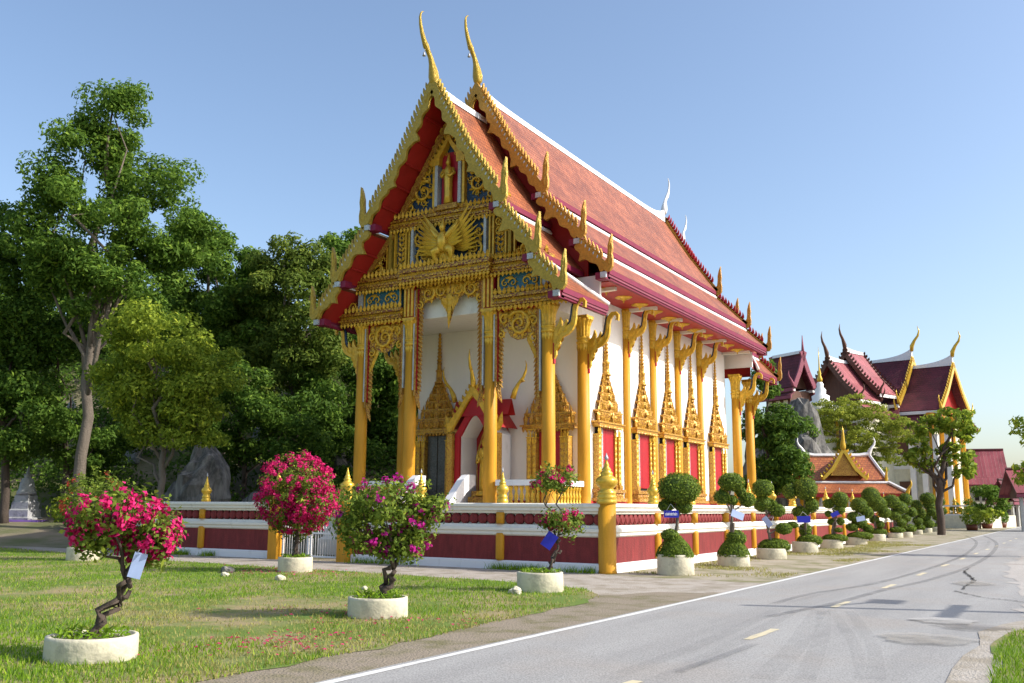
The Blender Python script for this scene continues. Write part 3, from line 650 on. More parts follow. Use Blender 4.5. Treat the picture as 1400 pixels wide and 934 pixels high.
def niche():
    y0, y1 = 5.55, 6.84; hw = .80
    o = obj('shrine_niche', MB().box(XC-.62, XC+.62, 6.70, 6.83, 1.6, 4.9), 'redd', T)
    def arch(u0, rise, z0, z1, n=12):          # pointed arch outline from left foot over the top to the right foot
        L_ = [(-u0, z0), (-u0, z1)] + [(-u0*(1-t)**.62 if t < 1 else 0, z1+rise*(t**1.25)) for t in [k/n for k in range(1, n+1)]]
        return L_ + [(-u, v) for u, v in L_[-2::-1]]
    def archband(inn, out, w0, w1, m, nm, yy):
        b = MB(); fr = ff(yy); n = len(inn)
        for w in (w0, w1): b.add([fr(u, v, w) for u, v in inn]+[fr(u, v, w) for u, v in out], [(i, i+1, n+i+1, n+i) for i in range(n-1)])
        for ring in (inn, out): b.add([fr(u, v, w0) for u, v in ring]+[fr(u, v, w1) for u, v in ring], [(i, i+1, n+i+1, n+i) for i in range(n-1)])
        return obj(nm, b, m, o)
    archband(arch(.60, .75, 1.6, 4.0), arch(.82, .98, 1.6, 4.1), 0, .95, 'trim', 'niche_wall', 6.65)
    archband(arch(.60, .75, 1.62, 4.0), arch(.80, .95, 1.62, 4.1), 0, .10, 'red', 'niche_arch', 5.68)
    # gable of the niche with three upswept finials
    fr = ff(5.52)
    for sg in (-1, 1):
        b = MB(); pts = [(0, 5.78), (sg*.28, 5.34), (sg*.58, 4.86), (sg*.98, 4.28)]; 
        out = [(0, 5.80), (sg*.26, 5.42), (sg*.56, 4.96), (sg*1.04, 4.42), (sg*1.04, 4.15), (sg*.86, 4.2), (sg*.50, 4.74), (sg*.2, 5.2), (0, 5.4)]
        b.prism(out, -.02, .10, fr)
        for i in range(7):
            t = (i+.5)/7; b.leaf(fr, sg*(.06+.92*t), 5.74-1.3*t, pi/2-sg*.4, .2, .15, .02, .06)
        b.leaf(fr, sg*1.02, 4.2, pi/2-sg*.15, .62, .3, .0, .08, -sg*.1)
        obj('niche_bargeboard', b, 'gold', o)
        c = MB().box(XC+sg*.93-.11, XC+sg*.93+.11, 5.45, 5.72, 1.6, 4.1); obj('niche_post', c, 'lattice', o)
    obj('niche_gable', MB().prism([(-.5, 4.7), (.5, 4.7), (0, 5.42)], -.05, .0, fr), 'red', o)
    rf = MB()
    for sg in (-1, 1):
        rf.add([(XC, 5.56, 5.74), (XC+sg*1.0, 5.56, 4.3), (XC+sg*1.0, 6.84, 4.3), (XC, 6.84, 5.74)], [(0, 1, 2, 3)])
        rf.add([(XC, 6.15, 5.3), (XC+sg*1.16, 6.15, 5.3), (XC+sg*1.16, 5.9, 4.75), (XC, 5.9, 4.75)], [(0, 1, 2, 3)])
        rf.add([(XC, 6.15, 5.3), (XC+sg*1.16, 6.15, 5.3), (XC+sg*1.16, 6.4, 4.75), (XC, 6.4, 4.75)], [(0, 1, 2, 3)])
    obj('niche_roof', rf, 'redd', o)
    def spike(p, d, nm):
        x, y, z = p; b = MB()
        q = [(x+d[0]*a, y+d[1]*a, z+h) for a, h in ((0, 0), (.08, .25), (.22, .5), (.42, .72), (.52, .95), (.54, 1.15), (.50, 1.3))]
        b.tube(q, [.10, .095, .06, .055, .04, .025, .008], 7); 
        b.tube([(x+d[0]*.36, y+d[1]*.36, z+.6), (x+d[0]*.48, y+d[1]*.48, z+.58)], [.07, .01], 5); obj(nm, b, 'goldb', o)
    spike((XC, 5.5, 5.7), (0, -.55), 'niche_finial'); spike((XC-1.2, 6.15, 5.3), (-1, 0), 'niche_finial'); spike((XC+1.2, 6.15, 5.3), (1, 0), 'niche_finial')
    b = MB().box(XC-.5, XC+.5, 6.0, 6.66, 1.6, 1.95); b.box(XC-.42, XC+.42, 6.1, 6.66, 1.95, 2.15); obj('pedestal', b, 'carvef', o)
niche()
# balustrade between the front columns, stair with sloping parapets
def baluster_mesh():
    return MB().lathe([(.075, 0), (.075, .06), (.045, .09), (.06, .2), (.07, .26), (.045, .36), (.04, .42), (.06, .48), (.075, .52), (.075, .58)], 10)
BAL = mesh_of(baluster_mesh(), 'baluster'); BAL.materials.append(M['gold'])
for (u0, u1) in ((-3.5, -1.9), (1.9, 3.5), ):
    o = obj('balustrade_rail', MB().box(XC+u0, XC+u1, 3.93, 4.17, 2.28, 2.46), 'trim', T); obj('balustrade_kerb', MB().box(XC+u0, XC+u1, 3.95, 4.15, 1.505, 1.69), 'trim', o)
    n = 8
    for i in range(n): obj('baluster', BAL, None, o, loc=(XC+u0+(i+.5)*(u1-u0)/n, 4.05, 1.692))
for sg in (1, -1):
    xa = XC+sg*3.75
    o = obj('balustrade_rail', MB().box(xa-.12, xa+.12, 4.3, 6.25, 2.28, 2.46), 'trim', T)
    for i in range(9): obj('baluster', BAL, None, o, loc=(xa, 4.45+i*.21, 1.692))
    st = MB().prism([(4.0, 2.62), (3.6, 2.62), (3.3, 2.44), (1.9, 1.15), (1.9, .9), (2.2, .9), (3.5, 2.05), (4.0, 2.3)], -.12, .12, lambda u, v, w, s=sg: (XC+s*.98+w, u, v)); obj('stair_parapet', st, 'trim', T)
    b = MB(); b.lathe(finial_prof(1.1), 14, (XC+sg*.98, 1.75, .95)); b.box(XC+sg*.98-.2, XC+sg*.98+.2, 1.55, 1.95, 0, .95); obj('stair_newel', b, 'goldb', T)
for i in range(7):
    obj('stair_tread', MB().box(XC-.86, XC+.86, 1.9+i*.3, 3.01, i*.21, (i+1)*.21), 'concrete', T) if i < 4 else obj('stair_tread', MB().box(XC-.86, XC+.86, 1.9+i*.3-.2, 4.0, i*.21, min(1.5, (i+1)*.21)), 'concrete', T)
# standing figure in the niche
st = thing('buddha_statue', 'golden standing statue inside the white pointed niche of the porch', 'statue', (XC, 6.25, 2.15))
b = MB(); b.lathe([(.16, 0), (.20, .03), (.19, .5), (.17, .9), (.19, 1.15), (.23, 1.38), (.20, 1.47), (.08, 1.50), (.065, 1.54), (.09, 1.58), (.11, 1.66), (.10, 1.74), (.06, 1.80), (.035, 1.86), (.005, 1.95)], 14, ry=.62)
for sg in (-1, 1): b.tube([(sg*.22, 0, 1.40), (sg*.28, -.02, 1.15), (sg*.24, -.10, .95), (sg*.10, -.2, 1.02), (sg*.05, -.24, 1.16)], [.06, .055, .045, .04, .03], 7)
obj('body', b, 'goldb', st)
obj('lotus_base', MB().lathe([(.28, -.16), (.30, -.1), (.24, -.05), (.28, 0), (.2, .01)], 16, mod=petal(12, .1)), 'gold', st)
h = MB(); hf = frame_front(0, .18); n = 18
o_ = [(-.40, -.1), (-.42, 1.0), (-.36, 1.5), (-.2, 1.95), (0, 2.3), (.2, 1.95), (.36, 1.5), (.42, 1.0), (.40, -.1)]
i_ = [(u*.82, v*.93) for u, v in o_]
h.add([(u, .16, v) for u, v in o_]+[(u, .10, v) for u, v in i_], [(k, k+1, 9+k+1, 9+k) for k in range(8)]); obj('aureole', h, 'goldb', st)
# ---------------- roofs
SA = [[(0, 15.62), (1.3, 13.35), (2.72, 11.32)], [(2.66, 11.02), (3.97, 9.46)], [(3.91, 9.20), (4.87, 8.20)]]
SB = [[(0, 16.55), (1.3, 14.4), (2.72, 12.42)], [(2.66, 12.12), (4.18, 10.58)], [(4.12, 10.30), (5.15, 9.32)]]
def slope(name, sec, y0, y1, sg, m, parent, th=.12, y0b=None, y1b=None):
    """one tiled slope; y0b/y1b move the upper corners so that an end can be cut as a hip"""
    b = MB(); b.uv = []; k = len(sec); d = 0; vs = []
    for i, (u, z) in enumerate(sec):
        if i: d += hypot(u-sec[i-1][0], z-sec[i-1][1])
        t = i/(k-1); a = y0 if y0b is None else y0b+(y0-y0b)*t; c = y1 if y1b is None else y1b+(y1-y1b)*t
        for y in (a, c): vs.append((XC+sg*u, y, z)); b.uv.append((y, -d))
    for i, (u, z) in enumerate(sec):
        t = i/(k-1); a = y0 if y0b is None else y0b+(y0-y0b)*t; c = y1 if y1b is None else y1b+(y1-y1b)*t
        for y in (a, c): vs.append((XC+sg*u, y, z-th)); b.uv.append((0, 0))
    fs = []
    for i in range(k-1):
        f = (2*i, 2*i+1, 2*i+3, 2*i+2); g = tuple(2*k+j for j in f)
        fs += [f, g[::-1], (2*i, 2*i+2, 2*k+2*i+2, 2*k+2*i), (2*i+1, 2*k+2*i+1, 2*k+2*i+3, 2*i+3)]
    e = 2*(k-1); fs += [(0, 2*k, 2*k+1, 1), (e, e+1, 2*k+e+1, 2*k+e)]
    b.add(vs, fs); o = obj(name, b, m, parent)
    so_ = MB(); n0 = 0
    for i in range(k-1):
        (u0, z0), (u1, z1) = sec[i], sec[i+1]
        so_.add([(XC+sg*u0, y0+.03, z0-th-.012), (XC+sg*u0, y1-.03, z0-th-.012), (XC+sg*(u1-.08), y1-.03, z1-th-.012), (XC+sg*(u1-.08), y0+.03, z1-th-.012)], [(0, 1, 2, 3)])
    obj('soffit', so_, 'redd', o)
    return o
def eave(o, u, z, y0, y1, sg, last):
    bx = lambda m, n, ua, ub, za, zb: obj(n, MB().box(*sorted((XC+sg*ua, XC+sg*ub)), y0, y1, za, zb), m, o)
    bx('magenta', 'fascia', u-.10, u+.02, z-.19, z-.02)
    if last: bx('pinkf', 'lower_fascia', u-.14, u-.01, z-.27, z-.19); bx('magenta', 'drip_board', u-.18, u-.05, z-.34, z-.27)
def flashing(o, sec, y0, y1, sg):
    (u0, z0), (u1, z1) = sec[0], sec[1]; du, dz = u1-u0, z1-z0; l = hypot(du, dz); du /= l; dz /= l
    b = MB(); vs = []
    for y in (y0, y1):
        for s, h in ((-.02, -.02), (-.02, .07), (.10, .05), (.12, .0)): vs.append((XC+sg*(u0+du*s-dz*h), y, z0+dz*s+du*h))
    b.add(vs, [(0, 1, 2, 3), (7, 6, 5, 4)]+[(i, 4+i, 4+(i+1) % 4, (i+1) % 4) for i in range(4)]); obj('flashing', b, 'trim', o)
def roof(S, y0, y1, m, hip=None):
    for sg in (1, -1):
        for i, sec in enumerate(S):
            kw = {}; a, c = y0+.06, y1-.06
            if i == 2 and hip: kw = dict(y1b=y1-hip) if hip > 0 else dict(y0b=y0-hip)
            o = slope('roof_slope', sec, a, c, sg, m, T, **kw)
            eave(o, sec[-1][0], sec[-1][1], a+.05, c-.05, sg, i == 2)
            if i: 
                fa, fc = a, c
                if i == 2 and hip: fa, fc = (a, c-hip) if hip > 0 else (a-hip, c)
                flashing(o, sec, fa, fc, sg)
            if i == 2 and hip:
                (u0, z0), (u1, z1) = sec; e0 = (c-hip, c) if hip > 0 else (a-hip, a)
                b = MB().tube([(XC+sg*u0, e0[0], z0+.05), (XC+sg*u1, e0[1], z1+.05)], .075, 6); obj('hip_ridge', b, 'trim', o)
roof(SA, 2.78, 6.2, 'tileA', 2.3); roof(SA, 22.95, 26.3, 'tileA', -2.3); roof(SB, 5.5, 23.6, 'tileB')
# white curtain walls between lower porch roofs and hall, under the main eave
for y in (6.1, 23.0):
    for sg in (1, -1):
        obj('wall_return', MB().box(*sorted((XC+sg*3.2, XC+sg*4.6)), y-.06, y+.06, 8.35, 9.25), 'white', T)
for sg in (1, -1):                                      # flat boarded ceiling under the eaves
    o = obj('eave_ceiling', MB().box(*sorted((XC+sg*3.36, XC+sg*4.95)), 6.3, 22.8, 9.05, 9.09), 'redd', T)
    for k in range(11):
        y = 7.3+k*1.45
        obj('ceiling_boss', MB().lathe([(.30, 9.05), (.26, 9.02), (.13, 9.0), (.10, 8.96), (.03, 8.93), (.015, 8.84), (.004, 8.83)], 14, (XC+sg*4.25, y, 0), mod=petal(10, .12)), 'gold', o)
    for y in (10.75, 13.35, 16.05, 18.75, 22.3, 7.1):
        obj('tie_beam', MB().box(*sorted((XC+sg*3.38, XC+sg*4.7)), y-.09, y+.09, 8.93, 9.05), 'cream', o)
# ridges
def ridge(z, y0, y1, rf, rr):
    b = MB(); n = 40; vs = []
    for i in range(n+1):
        y = y0+(y1-y0)*i/n; zz = z + rf*math.exp(-(y-y0)/.75) + rr*math.exp(-(y1-y)/.75)
        vs += [(XC-.10, y, z-.16), (XC-.08, y, zz+.06), (XC, y, zz+.12), (XC+.08, y, zz+.06), (XC+.10, y, z-.16)]
    b.add(vs, [(5*i+j, 5*i+j+1, 5*i+5+j+1, 5*i+5+j) for i in range(n) for j in range(4)]+[(0, 1, 2, 3, 4), tuple(5*n+j for j in range(5))[::-1]], True)
    obj('ridge_cap', b, 'trim', T)
ridge(15.66, 2.9, 6.0, .12, 0); ridge(16.58, 5.6, 23.5, .22, .42); ridge(15.66, 23.2, 26.2, 0, .30)
def chofa(y, z, d, s=1., m='goldg', tall=1.):
    b = MB(); P_ = [(-.02, -.12), (0, 0), (-.01, .16), (-.06, .38), (-.14, .60), (-.24, .80), (-.40, .98), (-.50, 1.08), (-.62, 1.24), (-.75, 1.48), (-.84, 1.74), (-.87, 1.98), (-.84, 2.12), (-.76, 2.22), (-.66, 2.27)]
    R_ = [.10, .17, .19, .16, .11, .085, .085, .11, .085, .07, .055, .042, .033, .022, .006]
    b.tube([(XC, y-d*-p[0]*s, z+p[1]*s*tall) for p in P_], [r*s for r in R_], 10)
    b.prism([(-.50, 1.02), (-.66, 1.10), (-.62, 1.2)], -.03, .03, lambda u, v, w: (XC+w, y-d*-u*s, z+v*s*tall))
    o = obj('roof_finial', b, m, T)
    if d == 1:
        obj('finial_bell', MB().lathe([(.004, .02), (.03, 0), (.04, -.06), (.06, -.13), (.002, -.13)], 10, (XC, y-.60*s, z+.82*s)).tube([(XC, y-.60*s, z+.84*s), (XC, y-.52*s, z+1.02*s)], .008, 4), 'grey', o)
# d = 1 leans towards -y
def chofa_front(y, z): chofa(y, z, 1)
chofa_front(2.78, 15.86); chofa_front(5.5, 17.0)
chofa(23.62, 17.0, -1, .92, 'trim'); chofa(26.3, 16.1, -1, .72, 'trim')

# ---------------- bargeboards
def seg(sec, t):
    k = len(sec)-1; L_ = [hypot(sec[i+1][0]-sec[i][0], sec[i+1][1]-sec[i][1]) for i in range(k)]; d = t*sum(L_)
    for i in range(k):
        if d <= L_[i] or i == k-1:
            q = d/L_[i]; a, b = sec[i], sec[i+1]; du, dz = (b[0]-a[0])/L_[i], (b[1]-a[1])/L_[i]
            return a[0]+(b[0]-a[0])*q, a[1]+(b[1]-a[1])*q, du, dz, sum(L_)
        d -= L_[i]
HOOK = [(-.34, .02), (-.20, -.22), (.02, -.36), (.22, -.34), (.36, -.18), (.38, .06), (.33, .30), (.37, .52), (.34, .74), (.33, 1.06), (.22, .86), (.13, .60), (.12, .36), (.08, .14), (-.02, .04), (-.12, .10), (-.22, .12)]
def bargeboard(S, y, face, m, teeth_m=None):
    fr0 = ff(y) if face < 0 else (lambda u, v, w: (XC+u, y+w, v))
    for sg in (1, -1):
        fr = lambda u, v, w, sg=sg: fr0(sg*u, v, w)
        for i, sec in enumerate(S):
            b = MB(); L_ = seg(sec, 0)[4]; n = int(L_/.11); vs = []; ext = sec if i else [(0, sec[0][1]+.12)]+sec[1:]
            drops = (.36, .70) if i == 0 else (.34,)
            for k in range(n+1):
                t = k/n; u, v, du, dz, _ = seg(ext, t); nu, nv = -dz, du
                lo = .20 + .055*sin(t*L_*2*pi/.62)
                for dr in drops:
                    lo += .34*max(0., 1-abs(t-dr)*L_/.20)**1.4
                lo *= 1 if (i or t > .05) else .8
                up = .12
                for w in (0, .11): vs += [fr(u+nu*up, v+nv*up, w), fr(u-nu*lo, v-nv*lo, w)]
            b.add(vs, [(4*k, 4*k+4, 4*k+5, 4*k+1) for k in range(n)]+[(4*k+2, 4*k+3, 4*k+7, 4*k+6) for k in range(n)]+[(4*k, 4*k+2, 4*k+6, 4*k+4) for k in range(n)]+[(4*k+1, 4*k+5, 4*k+7, 4*k+3) for k in range(n)]+[(0, 1, 3, 2), (4*n, 4*n+2, 4*n+3, 4*n+1)])
            o = obj('bargeboard', b, m, T)
            tb = MB(); gl = MB(); c = int((L_-.35)/.20)
            for k in range(c):
                t = (.10+k*.20)/L_; u, v, du, dz, _ = seg(ext, t); nu, nv = -dz, du
                q = lambda a, h: (u+du*a+nu*h, v+dz*a+nv*h)
                tb.prism([q(.13, .08), q(.15, .17), q(.06, .26), q(-.10, .34), q(-.01, .2), q(-.03, .08)], .0, .09, fr, .12)
                gl.leaf(fr, *q(.05, .02), atan2(nv, nu)+.5, .12, .06, .112, .015)
            obj('roof_teeth', tb, teeth_m or m, o, kind='stuff'); obj('mirror_inlay', gl, 'mosaic', o, kind='stuff')
            u, v = sec[-1]; h = MB(); sc = (1.05, .92, .88)[i]
            hk = [(u-.06+a*sc*.74+.04, v+.16+c_*sc) for a, c_ in HOOK]
            h.prism(hk, .0, .13, fr)
            for (a, c_, an, l, w_) in ((.19, -.1, 1.55, .42, .18), (.21, .25, 1.5, .4, .12), (.235, .55, 1.47, .42, .08)): h.leaf(fr, u-.06+a*sc, v+.16+c_*sc, an, l*sc, w_*sc, .13, .03)
            obj('eave_finial', h, m, o)
            # red block ends under the finials
            obj('purlin_end', MB().box(*sorted((fr(u-.42, 0, 0)[0], fr(u-.05, 0, 0)[0])), *sorted((fr(0, 0, -.3)[1], fr(0, 0, .06)[1])), v-.36, v-.14), 'magenta', o)
            obj('purlin_cap', MB().box(*sorted((fr(u-.20, 0, 0)[0], fr(u-.0, 0, 0)[0])), *sorted((fr(0, 0, .061)[1], fr(0, 0, .15)[1])), v-.34, v-.16), 'mosaic', o)
bargeboard(SA, 2.78, -1, 'goldg'); bargeboard(SB, 5.5, -1, 'goldo')
bargeboard(SB, 23.6, 1, 'goldo', 'red'); bargeboard(SA, 26.3, 1, 'goldo', 'red')
# gable infills behind the bargeboards
for (y, z, m_, S_) in ((2.78, 15.74, 'goldg', SA), (5.5, 16.67, 'goldo', SB)):
    obj('apex_plate', MB().prism([(0, z+.30), (.17, z+.02), (.34, z-.36), (.30, z-.62), (.12, z-.34), (0, z-.20), (-.12, z-.34), (-.30, z-.62), (-.34, z-.36), (-.17, z+.02)], .0, .125, ff(y)), m_, T)
def infill(S, y, m, z0, ins=.14):
    L_ = [(0, S[0][0][1]-ins*1.6)]
    for sec in S:
        for (u, z) in sec[(1 if sec is S[0] else 0):]:
            if z-ins > z0: L_.append((max(0, u-.1), z-ins))
    L_.append((L_[-1][0], z0)); out = L_+[(-u, z) for u, z in L_[:0:-1]]
    return obj('gable_wall', MB().prism(out, -.08, .0, ff(y)), m, T)
infill(SB, 6.35, 'redd', 9.2); infill(SB, 22.8, 'redd', 9.2); infill(SA, 25.2, 'redd', 8.2)
# red boarded rake soffit seams on the front overhang
for sg in (1, -1):
    for sec in SA[:2]:
        n = 6 if sec is SA[0] else 3
        for k in range(1, n):
            u, v, du, dz, _ = seg(sec, k/n)
            obj('rafter', MB().box(*sorted((XC+sg*(u-.07), XC+sg*(u+.01))), 2.92, 3.9, v-.22, v-.15), 'redd', T)

# ---------------- carved pediment and beams of the porch front
PY = 3.92
P = obj('pediment', infill(SA, PY, 'blue', 9.3, .30).data.copy(), None, T)
_g = [c for c in T.children if c.name.startswith('gable_wall')][-1]; bpy.data.objects.remove(_g)
fr = ff(PY)
def spikes(b, u0, u1, z, up, l=.24, w_=.17, w0=0., h=.05, f=None):
    n = max(1, int(round((u1-u0)/w_)))
    for i in range(n): b.leaf(f or fr, u0+(i+.5)*(u1-u0)/n, z, pi/2 if up else -pi/2, l*(1 if i % 2 else .86), w_*1.02, w0, h)
def beam(name, u0, u1, z0, z1, w0, w1, parent, sp=True, m='carve'):
    b = MB(); H = z1-z0
    for (a, c, e) in ((0, .18, .8), (.18, .34, 1.0), (.34, .66, .62), (.66, .82, 1.0), (.82, 1, .8)):
        x = fr(u0, 0, 0)[0]; b.box(XC+u0, XC+u1, PY-w0-(w1-w0)*e, PY+.2, z0+H*a+.001, z0+H*c)
    o = obj(name, b, m, parent)
    if sp:
        s = MB(); spikes(s, u0, u1, z1, True, .27, .17, w0+(w1-w0)*.75, .06); spikes(s, u0, u1, z0, False, .18, .15, w0+(w1-w0)*.7, .05)
        for i in range(int((u1-u0)/.12)): s.leaf(fr, u0+(i+.2)*.12, z0+H*.5, .2, .13, .11, w0+(w1-w0)*.62, .035)
        obj('leaf_fringe', s, 'gold', o, kind='stuff')
    return o
beam('upper_beam', -3.95, 3.95, 9.16, 9.58, .02, .28, T)
beam('centre_beam', -1.86, 1.86, 9.20, 9.66, .28, .46, T)
beam('gable_beam', -2.52, 2.52, 11.22, 11.58, .02, .22, T)
for sg in (1, -1):
    a, c = sorted((sg*1.86, sg*4.62)); beam('lower_beam', a, c, 8.02, 8.40, .0, .26, T)
    a, c = sorted((sg*1.95, sg*3.75)); rb = obj('red_strip', MB().box(XC+a, XC+c, PY-.1, PY+.1, 7.90, 8.02), 'red', T)
    s = MB(); spikes(s, a, c, 8.0, False, .16, .19, .11, .05); obj('leaf_fringe', s, 'gold', rb, kind='stuff')
    a, c = sorted((sg*1.98, sg*3.62)); pn = obj('mosaic_panel', MB().box(XC+a, XC+c, PY-.05, PY+.1, 8.42, 9.14), 'teal', T)
    s = MB(); m_ = (a+c)/2
    for k in (-1, 1):
        s.scroll(fr, m_+k*.25, 8.78, .17, 0 if k > 0 else pi, 1.2, k, .08, .035, 5, .7); s.scroll(fr, m_+k*.55, 8.78, .13, pi/2, 1.2, -k, .08, .03, 5, .7)
        for z in (8.60, 8.96): s.leaf(fr, m_+k*.25, z, 0 if k > 0 else pi, .35, .12, .06, .05)
    obj('panel_relief', s, 'gold', pn, kind='stuff')
    f = MB()
    for (u0, u1, z0, z1) in ((a, c, 8.42, 8.47), (a, c, 9.09, 9.14), (a, a+.05, 8.42, 9.14), (c-.05, c, 8.42, 9.14)): f.box(XC+u0, XC+u1, PY-.10, PY-.051, z0, z1)
    obj('panel_frame', f, 'gold', pn)
    obj('mosaic_post', MB().box(*sorted((XC+sg*3.66, XC+sg*3.86)), PY-.12, PY+.1, 8.42, 9.14), 'mosaic', T)
    s = MB(); q = lambda u, v, w, sg=sg: fr(sg*u, v, w); s.scroll(q, 4.1, 8.62, .18, 0, 1.2, 1, .1, .04); obj('corner_scroll', s, 'gold', T)
# raking gold band inside the roof edge
for sg in (1, -1):
    b = MB(); q = lambda u, v, w, sg=sg: fr(sg*u, v, w)
    for (u0, z0, u1, z1) in ((0, 15.12, 2.45, 11.25), (2.45, 11.15, 3.85, 9.5)):
        l = hypot(u1-u0, z1-z0); nu, nv = -(z1-z0)/l, (u1-u0)/l
        b.prism([(u0, z0), (u1, z1), (u1-nu*.22, z1-nv*.22), (u0-nu*.22, z0-nv*.22)][::1], .0, .14, q)
    o = obj('rake_moulding', b, 'carvef', T)
# lower field: winged figure between panels
g = MB()
wing = MB()
for sg in (1, -1):
    q = lambda u, v, w, sg=sg: fr(sg*u, v, w)
    for i in range(9):                       # fanned feathers
        a = 1.02 - i*.125; l = 1.42-.06*i
        g.leaf(q, .16+.02*i, 10.60-.05*i, a*.95-.18, l, .20, .34-.02*i, .06, .12)
    for i in range(6): g.leaf(q, .12, 10.58-.06*i, .75-i*.14, .72, .2, .44, .05, .08)
    g.tube([q(.10, 10.52, .40), q(.22, 10.62, .46), q(.45, 10.86, .44), q(.62, 11.06, .40)], [.12, .10, .07, .03], 7)
    g.tube([q(.12, 10.2, .40), q(.36, 10.08, .46), q(.34, 9.88, .40), q(.22, 9.72, .36)], [.17, .15, .085, .05], 8)
    for k in range(3): g.leaf(q, .20, 9.74, -.5+k*.5, .24, .09, .36, .05)
    for k in range(5): g.leaf(q, .3+.04*k, 10.02-.07*k, -1.2+.3*k, .36, .16, .36, .05)
g.tube([fr(0, 10.12, .36), fr(0, 10.3, .44), fr(0, 10.52, .46), fr(0, 10.68, .42), fr(0, 10.78, .42)], [.17, .20, .21, .14, .09], 10)
g.tube([fr(0, 10.78, .44), fr(0, 10.88, .48), fr(0, 10.98, .46), fr(0, 11.08, .44), fr(0, 11.32, .42)], [.085, .115, .10, .06, .01], 9)
g.leaf(lambda u, v, w: fr(u, v, w), 0, 10.92, -pi/2, .16, .08, .56, .06)
for k in range(7): g.leaf(fr, 0, 10.22, -pi/2+(k-3)*.28, .62, .17, .30, .05)
obj('winged_figure', g, 'goldb', P)
fld = MB(); q2 = []
for sg in (1, -1):
    q = lambda u, v, w, sg=sg: fr(sg*u, v, w)
    s = MB(); s.scroll(q, 1.05, 10.15, .34, -1.8, 1.5, 1, .07, .06, 7, .6); s.scroll(q, 1.22, 10.72, .24, 1.2, 1.3, -1, .07, .05, 6, .6); s.scroll(q, .80, 9.92, .16, 0, 1.2, -1, .07, .04, 4)
    obj('scroll_relief', s, 'gold', P, kind='stuff')
    s = MB()
    for (u, w_, m_) in ((1.50, .10, 'mosaic'), (2.46, .12, 'goldg')):
        obj('relief_pilaster', MB().box(*sorted((XC+sg*(u-w_/2), XC+sg*(u+w_/2))), PY-.16, PY, 9.62, 11.20), m_, P)
    for u in (1.66, 1.80, 2.28, 2.62): obj('gold_fillet', MB().box(*sorted((XC+sg*(u-.03), XC+sg*(u+.03))), PY-.12, PY, 9.62, 11.2 if u < 2.5 else 10.95), 'gold', P)
    for k in range(8):                       # leaf chain panel
        for j in (-1, 1): s.leaf(q, 2.04+j*.03, 9.72+k*.18, pi/2-j*.55, .22, .12, .03, .06)
    for k in range(5): s.leaf(q, 2.85+.04*k, 9.65+.12*k, pi/2-.3, .4-.03*k, .16, .03, .06)
    s.scroll(q, 3.0, 9.85, .22, .4, 1.3, 1, .06, .05); s.scroll(q, 3.35, 9.72, .13, .4, 1.2, -1, .06, .04)
    obj('leaf_relief', s, 'gold', P, kind='stuff')
# upper field: standing figure in an aedicule
ae = obj('aedicule', MB().box(XC-.36, XC+.36, PY-.05, PY-.01, 11.75, 13.7), 'red', T)
for sg in (1, -1):
    obj('mosaic_pilaster', MB().box(*sorted((XC+sg*.42, XC+sg*.54)), PY-.22, PY, 11.78, 13.25), 'mosaic', ae)
    obj('gold_pilaster', MB().box(*sorted((XC+sg*.56, XC+sg*.66)), PY-.18, PY, 11.78, 13.35), 'gold', ae)
    q = lambda u, v, w, sg=sg: fr(sg*u, v, w)
    b = MB(); b.prism([(.68, 13.25), (.70, 13.42), (.42, 13.72), (.16, 14.05), (0, 14.36), (0, 14.1), (.12, 13.86), (.34, 13.55), (.36, 13.25)], .0, .24, q)
    for k in range(6): b.leaf(q, .66-.11*k, 13.42+.15*k, pi/2-.55, .26, .13, .16, .06)
    b.leaf(q, .66, 13.3, .8, .36, .2, .16, .06); obj('aedicule_gable', b, 'gold', ae)
    s = MB(); s.scroll(q, 1.12, 12.45, .42, 2.2, 1.5, -1, .08, .07, 8, .55); s.scroll(q, .98, 13.16, .26, -1.4, 1.4, 1, .08, .055, 6, .6); s.scroll(q, 1.70, 11.98, .28, 2.2, 1.4, -1, .08, .055, 6, .6); s.scroll(q, .52, 13.98, .2, -1.2, 1.3, 1, .08, .045, 5, .6); s.scroll(q, 1.5, 12.5, .15, 0, 1.2, 1, .08, .04, 4)
    for k in range(9): s.leaf(q, 2.1-.2*k, 11.9+.33*k, 2.2, .34, .18, .03, .06)
    s.scroll(q, .26, 14.4, .16, -1.2, 1.3, 1, .08, .04, 4)
    obj('scroll_relief', s, 'gold', P, kind='stuff')
fill = MB(); rr_ = random.Random(12); done = []
for _ in range(900):                                   # dense tendrils filling the blue field
    u = rr_.uniform(.05, 3.6); v = rr_.uniform(9.7, 14.6); lim = 2.30*(15.0-v)/3.75 if v > 11.25 else 2.35+1.35*(11.25-v)/1.65
    r = rr_.uniform(.09, .17)
    if u+r*1.2 > lim or abs(v-11.4) < .3+r: continue
    if v > 11.6 and u < .70+r and v < 13.6: continue
    if v < 11.2 and (u < .75 or abs(u-1.5) < .10+r or abs(u-2.46) < .1+r): continue
    if any((u-a)**2+(v-c)**2 < (r+e)**2*.80 for a, c, e in done): continue
    done.append((u, v, r))
    for sg in (1, -1):
        q = lambda a, c, w, sg=sg: fr(sg*a, c, w)
        fill.scroll(q, u, v, r, rr_.uniform(0, 6.28), 1.3, rr_.choice((1, -1)), .05, r*.2, 5, .7)
obj('tendril_relief', fill, 'goldb', P, kind='stuff')
s = MB()
for k in range(4): s.leaf(fr, 0, 14.2+.22*k, pi/2, .38, .26-.04*k, .08, .08)
obj('apex_leaf', s, 'goldb', P)
b = MB(); b.tube([fr(0, 11.84, .14), fr(0, 12.1, .16), fr(0, 12.6, .17), fr(0, 12.95, .18), fr(0, 13.12, .17), fr(0, 13.2, .16)], [.17, .14, .15, .19, .10, .06], 10)
